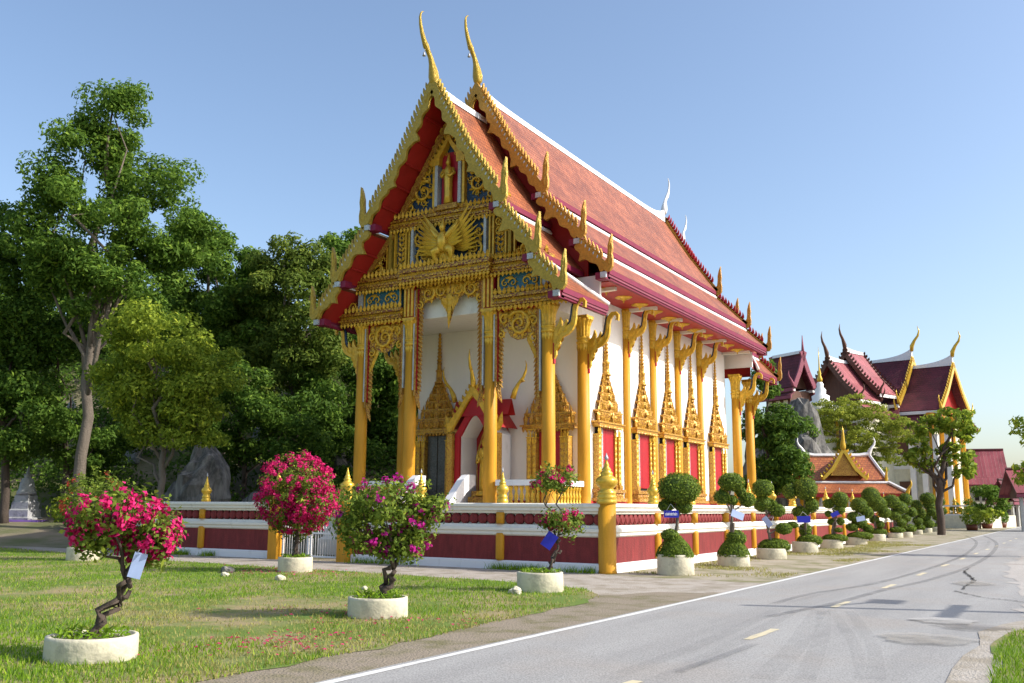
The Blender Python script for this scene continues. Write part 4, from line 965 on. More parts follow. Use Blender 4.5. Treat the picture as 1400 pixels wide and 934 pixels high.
b.tube([fr(0, 13.18, .18), fr(0, 13.27, .2), fr(0, 13.36, .18), fr(0, 13.5, .17), fr(0, 13.66, .16)], [.06, .095, .075, .045, .008], 9)
for sg in (1, -1): b.tube([fr(sg*.18, 13.05, .18), fr(sg*.28, 12.86, .24), fr(sg*.16, 12.74, .34), fr(sg*.04, 12.84, .38)], [.065, .055, .045, .03], 7)
obj('standing_figure', b, 'goldb', ae)
b = MB().box(XC-.46, XC+.46, PY-.30, PY, 11.60, 11.70); b.box(XC-.40, XC+.40, PY-.26, PY, 11.70, 11.80); spikes(b, -.75, .75, 11.58, True, .2, .15, .2); obj('figure_base', b, 'carvef', ae)
# hanging valances beneath the beams
def valance(u0, u1, ztop, drop, legs, mid, nm='valance'):
    """carved hanging screen: scrolls under the beam, toothed legs down each column"""
    b = MB(); f = ff(PY+.06); c = (u0+u1)/2; hw = (u1-u0)/2
    if mid:
        for sg in (1, -1):
            q = lambda u, v, w, sg=sg: f(c+sg*u, v, w)
            b.scroll(q, hw*.62, ztop-.34, .30, pi/2, 1.5, 1, .04, .06, 7, .6); b.scroll(q, hw*.24, ztop-.30, .24, pi/2, 1.4, -1, .04, .05, 6, .6)
            for k in range(6): b.leaf(q, hw*.1+.16*k, ztop-.02, -pi/2-.15, .52-.05*k, .2, .0, .07)
            b.scroll(q, hw*.88, ztop-.72, .15, pi/2, 1.3, 1, .04, .04, 4)
            for k in range(4): b.leaf(q, .06+.07*k, ztop-.55, -pi/2+.2, .5-.08*k, .16, .02, .06)
        for k in range(5): b.leaf(f, 0+c, ztop-.42-.2*k, -pi/2, .45, .30-.045*k, .05, .07)
    else:
        sg = mid_sg = 1 if c > 0 else -1; q = lambda u, v, w: f(c+sg*u, v, w)
        b.scroll(q, .05, ztop-.5, .46, 2.6, 1.7, -1, .04, .075, 9, .5); b.scroll(q, -.50, ztop-.32, .22, 0, 1.3, 1, .04, .05, 6, .6); b.scroll(q, .58, ztop-.45, .2, pi, 1.3, -1, .04, .05, 6, .6)
        b.scroll(q, .60, ztop-1.0, .16, pi/2, 1.3, 1, .04, .04, 5, .6); b.scroll(q, -.62, ztop-.80, .14, pi/2, 1.3, -1, .04, .04, 5, .6)
        for k in range(7): b.leaf(q, -.7+.22*k, ztop-.0, -pi/2, .42, .22, .0, .06)
        for k in range(6): b.leaf(q, .35+.05*k, ztop-.9-.1*k, -pi/2+.3, .4, .16, .0, .06)
    o = obj(nm, b, 'gold', T)
    if mid: out = [(-hw, 0), (hw, 0), (hw, -.75), (hw*.92, -.9), (hw*.84, -.62), (hw*.62, -.66), (hw*.40, -.5), (hw*.26, -.62), (hw*.13, -.9), (0, -1.45), (-hw*.13, -.9), (-hw*.26, -.62), (-hw*.40, -.5), (-hw*.62, -.66), (-hw*.84, -.62), (-hw*.92, -.9), (-hw, -.75)]
    else: out = [(-.76, 0), (.76, 0), (.76, -1.45), (.68, -1.2), (.56, -.95), (.42, -.9), (.22, -1.0), (-.05, -1.02), (-.28, -.90), (-.42, -.66), (-.54, -.58), (-.66, -.8), (-.76, -1.05)]
    sgn_ = 1 if (mid or c > 0) else -1
    obj('carved_screen', MB().prism([(c+sgn_*u, ztop+v) for u, v in out], -.03, .005, f), 'carve', o)
    for (u, z0, z1, side) in legs:
        s = MB(); n = int((z0-z1)/.15)
        s.box(XC+u-.035, XC+u+.035, PY+.02-.06, PY+.02+.06, z1+.3, z0)
        for k in range(n):
            t = k/n; l = .28+.10*(1-t) if t < .88 else .2
            s.leaf(f, u+side*.02, z0-.05-k*.15, -pi/2+side*.75, l, .16, -.02, .07)
        for k in range(3): s.leaf(f, u+side*.04, z1+.42-.12*k, -pi/2+side*.2*k, .42, .18, .0, .07)
        lg = obj('valance_leg', s, 'carvef', o)
        obj('mirror_strip', MB().box(*sorted((XC+u-side*.036, XC+u-side*.085)), PY-.05, PY+.09, z1+.5, z0-.05), 'mosaic', o)
        obj('red_edge', MB().box(*sorted((XC+u+side*.036, XC+u+side*.07)), PY-.0, PY+.08, z1+.5, z0), 'red', o)
cu = 1.62-.215-.06
valance(-1.4, 1.4, 9.14, 1, [(-cu, 9.0, 5.0, 1), (cu, 9.0, 5.0, -1)], True)
for sg in (1, -1):
    a = 1.62+.275; c = 3.75-.275; lg = [(sg*a, 7.9, 5.1, sg), (sg*c, 7.9, 4.7, -sg)]
    valance(*sorted((sg*a, sg*c)), 7.92, 1, lg, False)
# ceiling of the porch
obj('porch_ceiling', MB().box(XC-3.6, XC+3.6, 4.2, YW0-.01, 8.92, 8.98), 'cream', T)
TREES = [
('tallest tree with layered dark crown and pale bare trunk on the wooded slope', 'dk', 'bk', (-27.53, 4.44), [(-26.57, 3.89, 19.27, 1.62, 1.36), (-28.15, 3.82, 17.47, 1.78, 1.45), (-26.49, 5.85, 16.25, 1.87, 1.68), (-28.92, 2.75, 15.87, 1.55, 1.36), (-27.71, 4.34, 13.78, 2.97, 2.0), (-25.49, 6.6, 13.98, 1.68, 1.68), (-29.3, 2.64, 12.73, 1.78, 1.94), (-26.56, 5.41, 11.22, 2.75, 1.62)], 0.22, 2.2),
('dark leafy tree at the edge of the wood behind the violet based stupa', 'dk', 'bd', (-32.07, 4.06), [(-33.36, 1.86, 13.96, 2.03, 2.37), (-32.05, 3.74, 10.41, 2.37, 2.71), (-33.84, 3.99, 7.27, 2.37, 2.71), (-30.75, 3.71, 5.92, 2.03, 2.03)], 0.17, 2),
('tall leafy tree rising between the tallest tree and the round crowned tree', 'md', 'bk', (-29.93, 14.66), [(-30.55, 12.83, 15.88, 2.08, 1.68), (-29.59, 14.58, 14.62, 2.0, 1.92), (-31.36, 14.98, 12.51, 2.8, 2.4), (-28.44, 14.21, 11.27, 2.4, 2.4), (-32.29, 13.25, 13.33, 2.0, 2.4)], 0.18, 2),
('round crowned olive green tree nearest the temple porch roof', 'ol', 'bk', (-24.97, 15.3), [(-25.19, 13.77, 14.13, 2.0, 1.77), (-24.5, 15.35, 13.74, 1.62, 1.69), (-26.92, 14.94, 12.11, 1.92, 2.12), (-23.93, 14.63, 10.93, 2.31, 2.31), (-25.76, 14.83, 8.94, 2.31, 2.31)], 0.17, 2),
('mid green tree showing behind the left eave of the temple', 'md', 'bd', (-26.47, 21.39), [(-26.52, 20.28, 16.35, 1.55, 1.72), (-25.59, 21.62, 14.31, 2.15, 2.58), (-27.66, 21.77, 12.5, 2.58, 2.58), (-23.89, 21.49, 11.63, 2.58, 3.45)], 0.15, 2),
('young tree with bright yellow green leaves on a thin twisted trunk', 'lt', 'bk', (-19.52, 2.25), [(-19.42, 1.14, 7.7, 1.66, 1.16), (-20.61, 1.4, 6.56, 1.38, 1.25), (-18.98, 3.24, 6.86, 1.61, 1.25), (-17.75, 2.69, 5.74, 1.11, 1.11), (-19.54, 2.23, 5.17, 1.94, 1.25), (-20.85, 2.07, 4.61, 1.11, 0.83), (-17.95, 2.66, 4.35, 1.25, 0.83)], 0.13, 1.4),
('dense dark tree seen between the left porch columns', 'dk', 'bd', (-23.39, 20.9), [(-23.17, 19.29, 8.72, 2.49, 2.49), (-22.99, 20.8, 5.39, 2.49, 2.49), (-25.02, 20.98, 5.37, 2.49, 2.49), (-22.07, 20.76, 7.89, 1.66, 2.49)], 0.14, 2),
('shaded undergrowth tree above the grey boulder', 'dk', 'bd', (-25.14, 11.7), [(-24.71, 10.44, 6.29, 2.17, 2.17), (-23.33, 12.48, 5.22, 2.17, 2.17), (-26.5, 11.57, 4.12, 1.63, 1.63)], 0.14, 2),
('shaded undergrowth tree beside the violet based stupa', 'dk', 'bd', (-31.55, 6.7), [(-31.48, 5.26, 9.0, 2.12, 1.77), (-32.61, 5.82, 4.71, 1.77, 1.77), (-30.93, 7.81, 4.72, 1.77, 1.59)], 0.14, 2),
('low bushy tree in deep shade beside the left porch column', 'dk', 'bd', (-23.66, 16.08), [(-23.42, 14.88, 6.62, 1.92, 1.92), (-23.16, 16.12, 4.32, 1.92, 1.92), (-25.2, 15.88, 3.55, 1.73, 1.54)], 0.13, 2),
('far tree crown filling the wood behind the tallest tree', 'dk', 'bd', (-45.04, 21.93), [(-46.24, 18.02, 14.87, 4.57, 3.05), (-43.78, 22.12, 13.84, 4.06, 3.05), (-51.91, 19.53, 14.31, 4.06, 3.05), (-39.36, 23.06, 11.26, 4.06, 3.05), (-53.77, 16.71, 13.76, 3.55, 3.05)], 0.2, 2.2),
('far tree crown filling the wood behind the olive green tree', 'md', 'bd', (-36.11, 29.61), [(-37.84, 25.65, 10.51, 4.18, 3.14), (-35.78, 29.3, 11.6, 3.66, 3.14), (-33.45, 32.52, 13.24, 3.14, 3.14), (-40.77, 25.06, 13.71, 3.14, 2.62)], 0.2, 2.2),
('dense dark tree growing against the rear porch of the temple', 'dk', 'bd', (-6.86, 37.79), [(-6.37, 37.44, 9.68, 0.92, 1.29), (-6.11, 38.07, 7.13, 1.2, 1.62), (-7.16, 38.2, 5.97, 1.38, 2.08), (-5.4, 37.84, 4.6, 1.48, 1.85), (-6.8, 37.83, 3.24, 1.38, 1.38)], 0.14, 1.3),
('leafy tree between the grey rock and the tiled pavilion', 'md', 'bd', (-9.2, 49.3), [(-8.7, 48.3, 5.3, 1.73, 1.83), (-7.7, 50.0, 6.7, 1.32, 1.42), (-9.9, 49.5, 3.5, 1.83, 1.52)], 0.12, 1.3),
('feathery light green tree in front of the big maroon roofed hall', 'ft', 'bk', (-5.65, 59.49), [(-7.52, 57.03, 9.11, 1.92, 1.08), (-6.39, 58.71, 9.72, 2.4, 1.2), (-4.97, 60.96, 9.14, 2.52, 1.32), (-2.32, 60.48, 7.95, 1.8, 1.44), (-6.14, 59.2, 7.33, 2.7, 1.44), (-4.33, 61.29, 6.15, 1.8, 1.44), (-5.18, 59.12, 5.25, 1.56, 1.2)], 0.11, 1.1),
('gnarled tree with open crown before the gold columned hall end', 'op', 'bd', (1.73, 47.59), [(3.18, 47.57, 7.58, 1.28, 0.79), (1.56, 47.33, 7.07, 1.18, 0.79), (3.51, 48.99, 6.6, 0.79, 0.89), (0.79, 46.54, 5.84, 0.89, 0.69), (2.65, 48.14, 5.37, 1.28, 0.79), (0.96, 47.52, 4.63, 0.69, 0.59), (3.49, 48.32, 4.4, 0.79, 0.79), (0.07, 46.68, 4.96, 0.59, 0.39)], 0.22, 0.8),
('dusty shrub tree beside the far red roofed house', 'md', 'bd', (2.41, 75.97), [(2.49, 75.26, 3.14, 1.08, 0.95), (3.02, 76.19, 2.29, 1.08, 0.81), (1.34, 75.73, 2.15, 0.95, 0.81)], 0.1, 1.0),
('leafy branch ended tree standing right of the road', 'op', 'bd', (9.84, 17.49), [(8.89, 16.55, 3.88, 0.52, 0.42), (8.6, 16.69, 2.98, 0.42, 0.31), (9.23, 17.56, 4.67, 1.05, 1.05), (10.02, 17.01, 3.37, 1.05, 0.78)], 0.15, 0.7),
('low leafy bushes at the end of the topiary row', 'lt', 'bd', (2.01, 71.07), [(1.88, 70.36, 1.49, 0.9, 0.65), (2.74, 71.38, 1.38, 0.9, 0.65)], 0.05, 0.7)]
STUPAS = [(-33.23, 5.69, 1.03, 2.97, 1.42, 'a'), (-33.43, 7.9, 2.92, 1.14, 0.52, 'b'), (-34.11, 12.16, 4.59, 1.52, 1.04, 'c'), (-40.81, 12.81, 6.51, 1.72, 1.03, 'b'), (-29.77, 17.09, 5.08, 1.25, 1.0, 'b'), (-26.26, 14.53, 4.37, 2.23, 0.77, 'b'), (-26.76, 16.56, 4.21, 1.6, 0.8, 'c')]
TOPIARY = [
((1.44, 0.69), 0.45, 0.49, [(0.11, -0.12, 2.11, 0.47, 0.34), (-0.19, 0.04, 1.7, 0.18, 0.14), (0.23, -0.08, 1.66, 0.18, 0.14), (0.09, 0.08, 0.67, 0.43, 0.31), (-0.13, -0.04, 0.97, 0.2, 0.14)]),
((1.51, 4.97), 0.45, 0.33, [(-0.02, -0.12, 2.38, 0.33, 0.23), (0.26, 0.04, 2.12, 0.15, 0.15), (-0.29, -0.08, 1.97, 0.21, 0.19), (0.46, 0.08, 1.89, 0.21, 0.19), (0.0, -0.04, 1.87, 0.15, 0.13), (0.1, 0.12, 0.54, 0.42, 0.29), (0.09, 0.0, 0.8, 0.25, 0.21)]),
((1.23, 9.75), 0.48, 0.34, [(-0.23, -0.12, 2.3, 0.31, 0.26), (-0.2, 0.04, 1.8, 0.29, 0.24), (0.22, -0.08, 1.59, 0.24, 0.19), (0.46, 0.08, 1.0, 0.24, 0.17), (0.11, -0.04, 1.8, 0.12, 0.12), (0.15, 0.12, 0.43, 0.46, 0.22)]),
((1.03, 14.91), 0.47, 0.41, [(0.09, -0.12, 2.38, 0.39, 0.39), (-0.47, 0.04, 2.29, 0.25, 0.25), (0.28, -0.08, 1.78, 0.25, 0.25), (-0.06, 0.08, 1.54, 0.3, 0.19), (-0.44, -0.04, 1.05, 0.19, 0.11), (0.08, 0.12, 0.86, 0.22, 0.22), (0.19, 0.0, 0.49, 0.41, 0.19)]),
((0.94, 19.64), 0.46, 0.37, [(0.41, -0.12, 2.05, 0.31, 0.28), (-0.02, 0.04, 1.87, 0.22, 0.18), (0.36, -0.08, 1.63, 0.22, 0.18), (0.59, 0.08, 1.81, 0.15, 0.12), (-0.08, -0.04, 1.45, 0.12, 0.12), (0.09, 0.12, 1.12, 0.15, 0.12), (0.43, 0.0, 1.15, 0.15, 0.15), (0.29, -0.12, 0.79, 0.15, 0.09), (0.18, 0.04, 0.46, 0.46, 0.15)]),
((0.85, 25.1), 0.48, 0.34, [(0.17, -0.12, 1.84, 0.34, 0.31), (0.53, 0.04, 1.51, 0.31, 0.27), (-0.09, -0.08, 1.3, 0.27, 0.21), (0.23, 0.08, 1.04, 0.31, 0.24), (-0.19, -0.04, 0.83, 0.24, 0.17), (0.63, 0.12, 0.77, 0.21, 0.17), (0.2, 0.0, 0.43, 0.52, 0.17)]),
((0.56, 31.77), 0.43, 0.35, [(-0.24, -0.12, 2.34, 0.43, 0.43), (0.09, 0.04, 1.96, 0.47, 0.39), (0.45, -0.08, 1.5, 0.31, 0.27), (-0.04, 0.08, 1.12, 0.23, 0.19), (0.21, -0.04, 0.86, 0.19, 0.19), (0.15, 0.12, 0.48, 0.39, 0.19)]),
((0.45, 38.08), 0.43, 0.3, [(-0.16, -0.12, 2.13, 0.43, 0.35), (0.37, 0.04, 1.75, 0.43, 0.35), (-0.0, -0.08, 1.33, 0.35, 0.26), (0.4, 0.08, 0.91, 0.3, 0.22), (0.12, -0.04, 0.49, 0.39, 0.17)]),
((0.71, 40.12), 0.4, 0.31, [(0.09, -0.12, 2.24, 0.36, 0.36), (0.44, 0.04, 1.5, 0.31, 0.27), (0.06, -0.08, 1.15, 0.27, 0.22), (0.24, 0.08, 0.55, 0.4, 0.22)]),
((0.23, 48.04), 0.35, 0.3, [(0.03, -0.12, 1.98, 0.35, 0.3), (0.29, 0.04, 1.44, 0.35, 0.3), (0.06, -0.08, 0.91, 0.3, 0.25), (0.18, 0.08, 0.47, 0.35, 0.2)]),
((-0.01, 54.29), 0.38, 0.32, [(0.17, -0.12, 2.49, 0.49, 0.38), (0.3, 0.04, 2.02, 0.38, 0.32), (0.43, -0.08, 1.54, 0.38, 0.32), (0.03, 0.08, 1.12, 0.32, 0.32), (0.15, -0.04, 0.65, 0.38, 0.27)]),
((0.07, 58.8), 0.37, 0.34, [(0.38, -0.12, 2.27, 0.34, 0.34), (0.56, 0.04, 1.6, 0.34, 0.28), (0.13, -0.08, 1.15, 0.34, 0.28), (0.19, 0.08, 0.43, 0.34, 0.23)]),
((-0.77, 77.02), 0.48, 0.35, [(0.38, -0.12, 2.15, 0.28, 0.21), (0.08, 0.04, 1.81, 0.21, 0.21), (0.62, -0.08, 1.68, 0.28, 0.21), (0.16, 0.08, 1.07, 0.42, 0.35)]),
((1.38, 79.41), 0.42, 0.42, [(0.24, -0.12, 1.35, 0.7, 0.7)])]
# ------------------------------------------------------------------ vegetation
def unit(a): return a/np.maximum(1e-9, np.linalg.norm(a, axis=1, keepdims=True))
def leaves(C, out, ln, wd, up=.35, rnd=.9):
    """one folded leaf quad at each point; faces lean outwards from the clump and to the sky"""
    n = len(C); N = unit(out*.8 + np.array([0, 0, up]) + RNG.normal(0, rnd*.6, (n, 3)))
    A = unit(np.cross(N, RNG.normal(0, 1, (n, 3)))); B = np.cross(N, A)
    l = (ln*RNG.uniform(.4, 1.5, n))[:, None]; w = (wd*RNG.uniform(.7, 1.2, n))[:, None]
    V = np.empty((n, 4, 3)); V[:, 0] = C-A*l*.5; V[:, 1] = C+B*w*.5+N*w*.16; V[:, 2] = C+A*l*.5-N*l*.08; V[:, 3] = C-B*w*.5+N*w*.16
    return V.reshape(-1, 3)
def leaf_obj(name, Vs, m, parent, label=None, kind=None):
    V = np.concatenate(Vs); return obj(name, quads_mesh(name, V, np.arange(len(V)).reshape(-1, 4)), m, parent, label, kind=kind)
def sph(n): return unit(RNG.normal(0, 1, (n, 3)))
def clumps(lobe, k, cr):
    """k clump centres spread through one lobe of a crown, more towards its surface"""
    c = np.array(lobe[:3]); r = np.array([lobe[3], lobe[3], lobe[4]]); d = sph(k)
    return c + d*r*(RNG.uniform(.12, 1, (k, 1))**.5), cr*RNG.uniform(.65, 1.3, k)
LM = {'dk': leafmat('dark_leaves', (.05, .11, .014), (.18, .29, .045), .42), 'md': leafmat('green_leaves', (.07, .145, .018), (.22, .345, .055), .45),
      'ol': leafmat('olive_leaves', (.09, .145, .02), (.25, .32, .06), .42), 'lt': leafmat('yellow_green_leaves', (.15, .22, .02), (.42, .50, .06), .42),
      'ft': leafmat('feathery_leaves', (.20, .25, .03), (.44, .48, .08), .5), 'op': leafmat('fresh_leaves', (.14, .22, .02), (.42, .50, .07), .45),
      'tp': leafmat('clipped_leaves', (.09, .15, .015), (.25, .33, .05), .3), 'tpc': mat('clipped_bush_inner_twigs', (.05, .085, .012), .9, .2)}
def limb(b, a, c, r0, r1, wob, n=6):
    a, c = np.array(a, float), np.array(c, float); L_ = np.linalg.norm(c-a); pts = []
    for i in range(n+1):
        t = i/n; p = a+(c-a)*t + RNG.normal(0, wob*L_, 3)*sin(pi*t); p[2] += .06*L_*sin(pi*t); pts.append(tuple(p))
    b.tube(pts, [r0+(r1-r0)*i/n for i in range(n+1)], 7); return pts
def tree(lab, mk, bk, base, lobes, tr, cs):
    if lab.startswith('tallest'): lobes = [l[:3]+(l[3]*1.14, l[4]*1.08) for l in lobes]; mk = 'md'
    z0 = gz(*base)-.2; t = thing('tree', lab, 'tree', (base[0], base[1], z0), group=None)
    o = np.array([base[0], base[1], z0]); L_ = [np.array(l[:3])-o for l in lobes]
    top = max(L_, key=lambda p: p[2]); b = MB(); fork = np.array([np.mean([p[0] for p in L_])*.5, np.mean([p[1] for p in L_])*.5, min(p[2] for p in L_)*.85])
    limb(b, (0, 0, -.3), fork, tr*1.25, tr*.85, .012)
    limb(b, fork, top, tr*.8, tr*.2, .04)
    for p in L_: limb(b, fork*(.6+.4*RNG.uniform())+np.array([0, 0, .05]), p, tr*.5, tr*.1, .06)
    Vs = []; far = hypot(base[0]-CAM.x, base[1]-CAM.y); ls = {'lt': .24, 'ft': .15, 'op': .30}.get(mk, .235)*max(.8, min(1.4, far/48))
    for l, p in zip(lobes, L_):
        area = l[3]*l[4]; k = max(5, int((1.1 if lab.startswith('tallest') else 1)*area*{'ft': 6.5, 'op': 7}.get(mk, 4.6)/max(.35, cs*.42)))
        C, R = clumps((*p, l[3], l[4]), k, .34*cs if cs > 1.5 else .42*cs)
        for c, r in zip(C, R):
            n = int(max(22, min(320, (r/ls)**2*{'ft': 20, 'op': 26}.get(mk, 40)))); d = sph(n); rr = RNG.uniform(.25, 1, (n, 1))**.6
            pt = c + d*rr*r*np.array([1.15, 1.15, .8 if mk != 'ft' else .45]); Vs.append(leaves(pt, d, ls, ls*.5))
            if RNG.uniform() < .12: limb(b, p, c, tr*.12, tr*.04, .05, 3)
    obj('trunk', b, {'bk': 'bark', 'bd': 'barkd'}[bk], t); leaf_obj('crown', Vs, LM[mk], t); return t
for a in TREES: tree(*a)
# undergrowth carpeting the wooded slope
Vs = []
for i in range(520):
    x = RNG.uniform(-56, -16); d = RNG.uniform(45.5, 66); y = (d-(CAM.x-x)*.5135)/.858+CAM.y
    if (x > -17 and y > 3) or y > 45: continue
    r = RNG.uniform(.6, 1.5); n = int(110*r*r)+60; dd = sph(n); Vs.append(leaves(np.array([x, y, gz(x, y)+r*.5])+dd*r*RNG.uniform(.3, 1, (n, 1))**.5*np.array([1.2, 1.2, .9]), dd, .26, .13))
leaf_obj('undergrowth', Vs, LM['dk'], None, kind='stuff'); tag(bpy.data.objects['undergrowth'], 'dark tangled undergrowth covering the wooded slope', 'undergrowth')
# shrubs at the foot of the wood and against the wall
for i, (x, y, r, m, lab) in enumerate(((-27.5, 4.9, .9, 'md', 'bushy shrub growing below the tallest tree trunk'), (-30.6, 6.4, .9, 'lt', 'pale green shrub between the stupas'), (-24.6, 5.6, 1.0, 'md', 'rounded shrub left of the grey boulder'), (-18.4, 8.2, .8, 'dk', 'dark shrub right of the grey boulder'), (-17.0, 4.2, .6, 'lt', 'small yellow green plant behind the wall left of gate'))):
    t = thing('shrub', lab, 'shrub', (x, y, gz(x, y)-.05)); n = int(900*r); d = sph(n)
    leaf_obj('foliage', [leaves(np.array([0, 0, r*.7])+d*r*RNG.uniform(.3, 1, (n, 1))**.5*np.array([1.25, 1.25, .85]), d, .2, .1)], LM[m], t)
    b = MB()
    for k in range(4): limb(b, (0, 0, 0), (RNG.uniform(-.4, .4), RNG.uniform(-.4, .4), r*.8), .03, .012, .08, 4)
    obj('stem', b, 'barkd', t)

# clipped topiary in round concrete planters along the wall
RTX, RTY = .858, .5135
def planter(x, y, r, h, lab, grp=None):
    t = thing('planter', lab, 'planter', (x, y, .004), group=grp)
    obj('pot', MB().lathe([(r*.98, 0), (r, .02), (r*.995, h-.03), (r*.985, h), (r*.88, h+.004), (r*.87, h-.06)], 28, mod=lambda a, z: 1+.012*sin(3*a+z*5+x)), 'pot', t)
    obj('soil', MB().lathe([(r*.87, h-.09), (r*.6, h-.03), (r*.2, h-.01)], 16), 'soil', t)
    return t
TLAB = ['topiary with one big mushroom cap nearest the corner post', 'topiary with four small balls over a tall clipped cone', 'topiary with three stacked pads and a low side ball, third planter from the corner post',
        'topiary with a tall egg shaped top and side ball, fourth planter from the corner post', 'small many balled topiary, fifth planter from the corner post', 'low bushy cloud topiary, sixth planter from the corner post',
        'tall two headed cloud topiary, seventh planter from the corner post', 'rounded cloud topiary, eighth planter from the corner post', 'slim cloud topiary, ninth planter from the corner post', 'small cloud topiary, tenth planter from the corner post',
        'stacked ball topiary beside the gnarled tree, eleventh planter from the corner post', 'small stacked topiary right of the gnarled tree, twelfth planter', 'wispy dwarf topiary by the far hall platform', 'single round clipped bush at the far end of the row']
ORD = ['first', 'second', 'third', 'fourth', 'fifth', 'sixth', 'seventh', 'eighth', 'ninth', 'tenth', 'eleventh', 'twelfth', 'thirteenth', 'fourteenth']
for i, ((x, y), r, h, balls) in enumerate(TOPIARY):
    balls = [(a, b_, c_, e*1.12, f_*1.12) for a, b_, c_, e, f_ in balls]
    planter(x, y, r, h, 'round cream concrete planter, %s in the topiary row from the corner post' % ORD[i], 'planters along the wall')
    t = thing('topiary_tree', TLAB[i], 'topiary', (x, y, h-.02), group='topiary along the wall'); b = MB(); near = i < 7
    low = min(range(len(balls)), key=lambda k: balls[k][2])
    tops = sorted(range(len(balls)), key=lambda k: -balls[k][2]); P0 = np.array([0, 0, 0.]); mid = None
    pos = [np.array([lat*RTX-dp*RTY, lat*RTY+dp*RTX, z-h]) for lat, dp, z, rx, rz in balls]
    tp = pos[tops[0]]; fork = tp*.55
    limb(b, P0, fork, .05 if i else .055, .04, .03, 5); limb(b, fork, tp, .04, .022, .05, 5)
    if i: limb(b, P0+[.05, .03, 0], fork*.8+[.06, -.05, 0], .04, .03, .06, 5)
    for k, (lat, dp, z, rx, rz) in enumerate(balls):
        c = pos[k]
        if k != tops[0] and k != low: limb(b, fork*min(1., max(.2, c[2]/max(.2, fork[2])*.75)), c, .028, .016, .06, 4)
        cone = near and i in (0, 1) and k in (3, 5) and rx > .35
        if cone: rzc = .75
        else: rzc = .9
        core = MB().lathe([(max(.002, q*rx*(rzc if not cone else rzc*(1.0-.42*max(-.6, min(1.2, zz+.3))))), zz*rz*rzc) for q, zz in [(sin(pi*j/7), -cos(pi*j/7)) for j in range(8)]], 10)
        n = int((8500 if near else 2200)*rx*rx+160); d = sph(n)
        if cone:                                     # clipped cone: wide at the rim of the planter, narrow at the trunk
            t_ = RNG.uniform(0, 1, n)**1.3; a_ = RNG.uniform(0, 2*pi, n); zc = c[2]+rz*.9; rc = r*1.0*(1-.74*t_**1.7)*(1+.04*np.sin(5*a_+k))
            pt = np.c_[rc*np.cos(a_), rc*np.sin(a_), -.02+t_*zc]; d = unit(np.c_[np.cos(a_), np.sin(a_), np.full(n, .5)]); V = leaves(pt, d, .062, .04, .3, .7)
            core = MB().lathe([(r*.9, -.06), (r*.86, .02), (r*.74, zc*.4), (r*.25, zc*.9), (.01, zc*.95)], 14); c = np.zeros(3)
        else:
            bump_ = 1+.05*np.sin(d[:, 0:1]*7+k)*np.cos(d[:, 1:2]*6+d[:, 2:3]*5+k)
            pt = d*np.array([rx, rx, rz])*bump_*RNG.uniform(.90, 1.02, (n, 1)); V = leaves(pt+c, d, .062 if near else .10, .04 if near else .065, .3, .7)
        fo = leaf_obj('foliage_ball', [V], LM['tp'], t)
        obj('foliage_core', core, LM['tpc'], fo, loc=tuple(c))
    obj('trunk', b, 'bark', t)

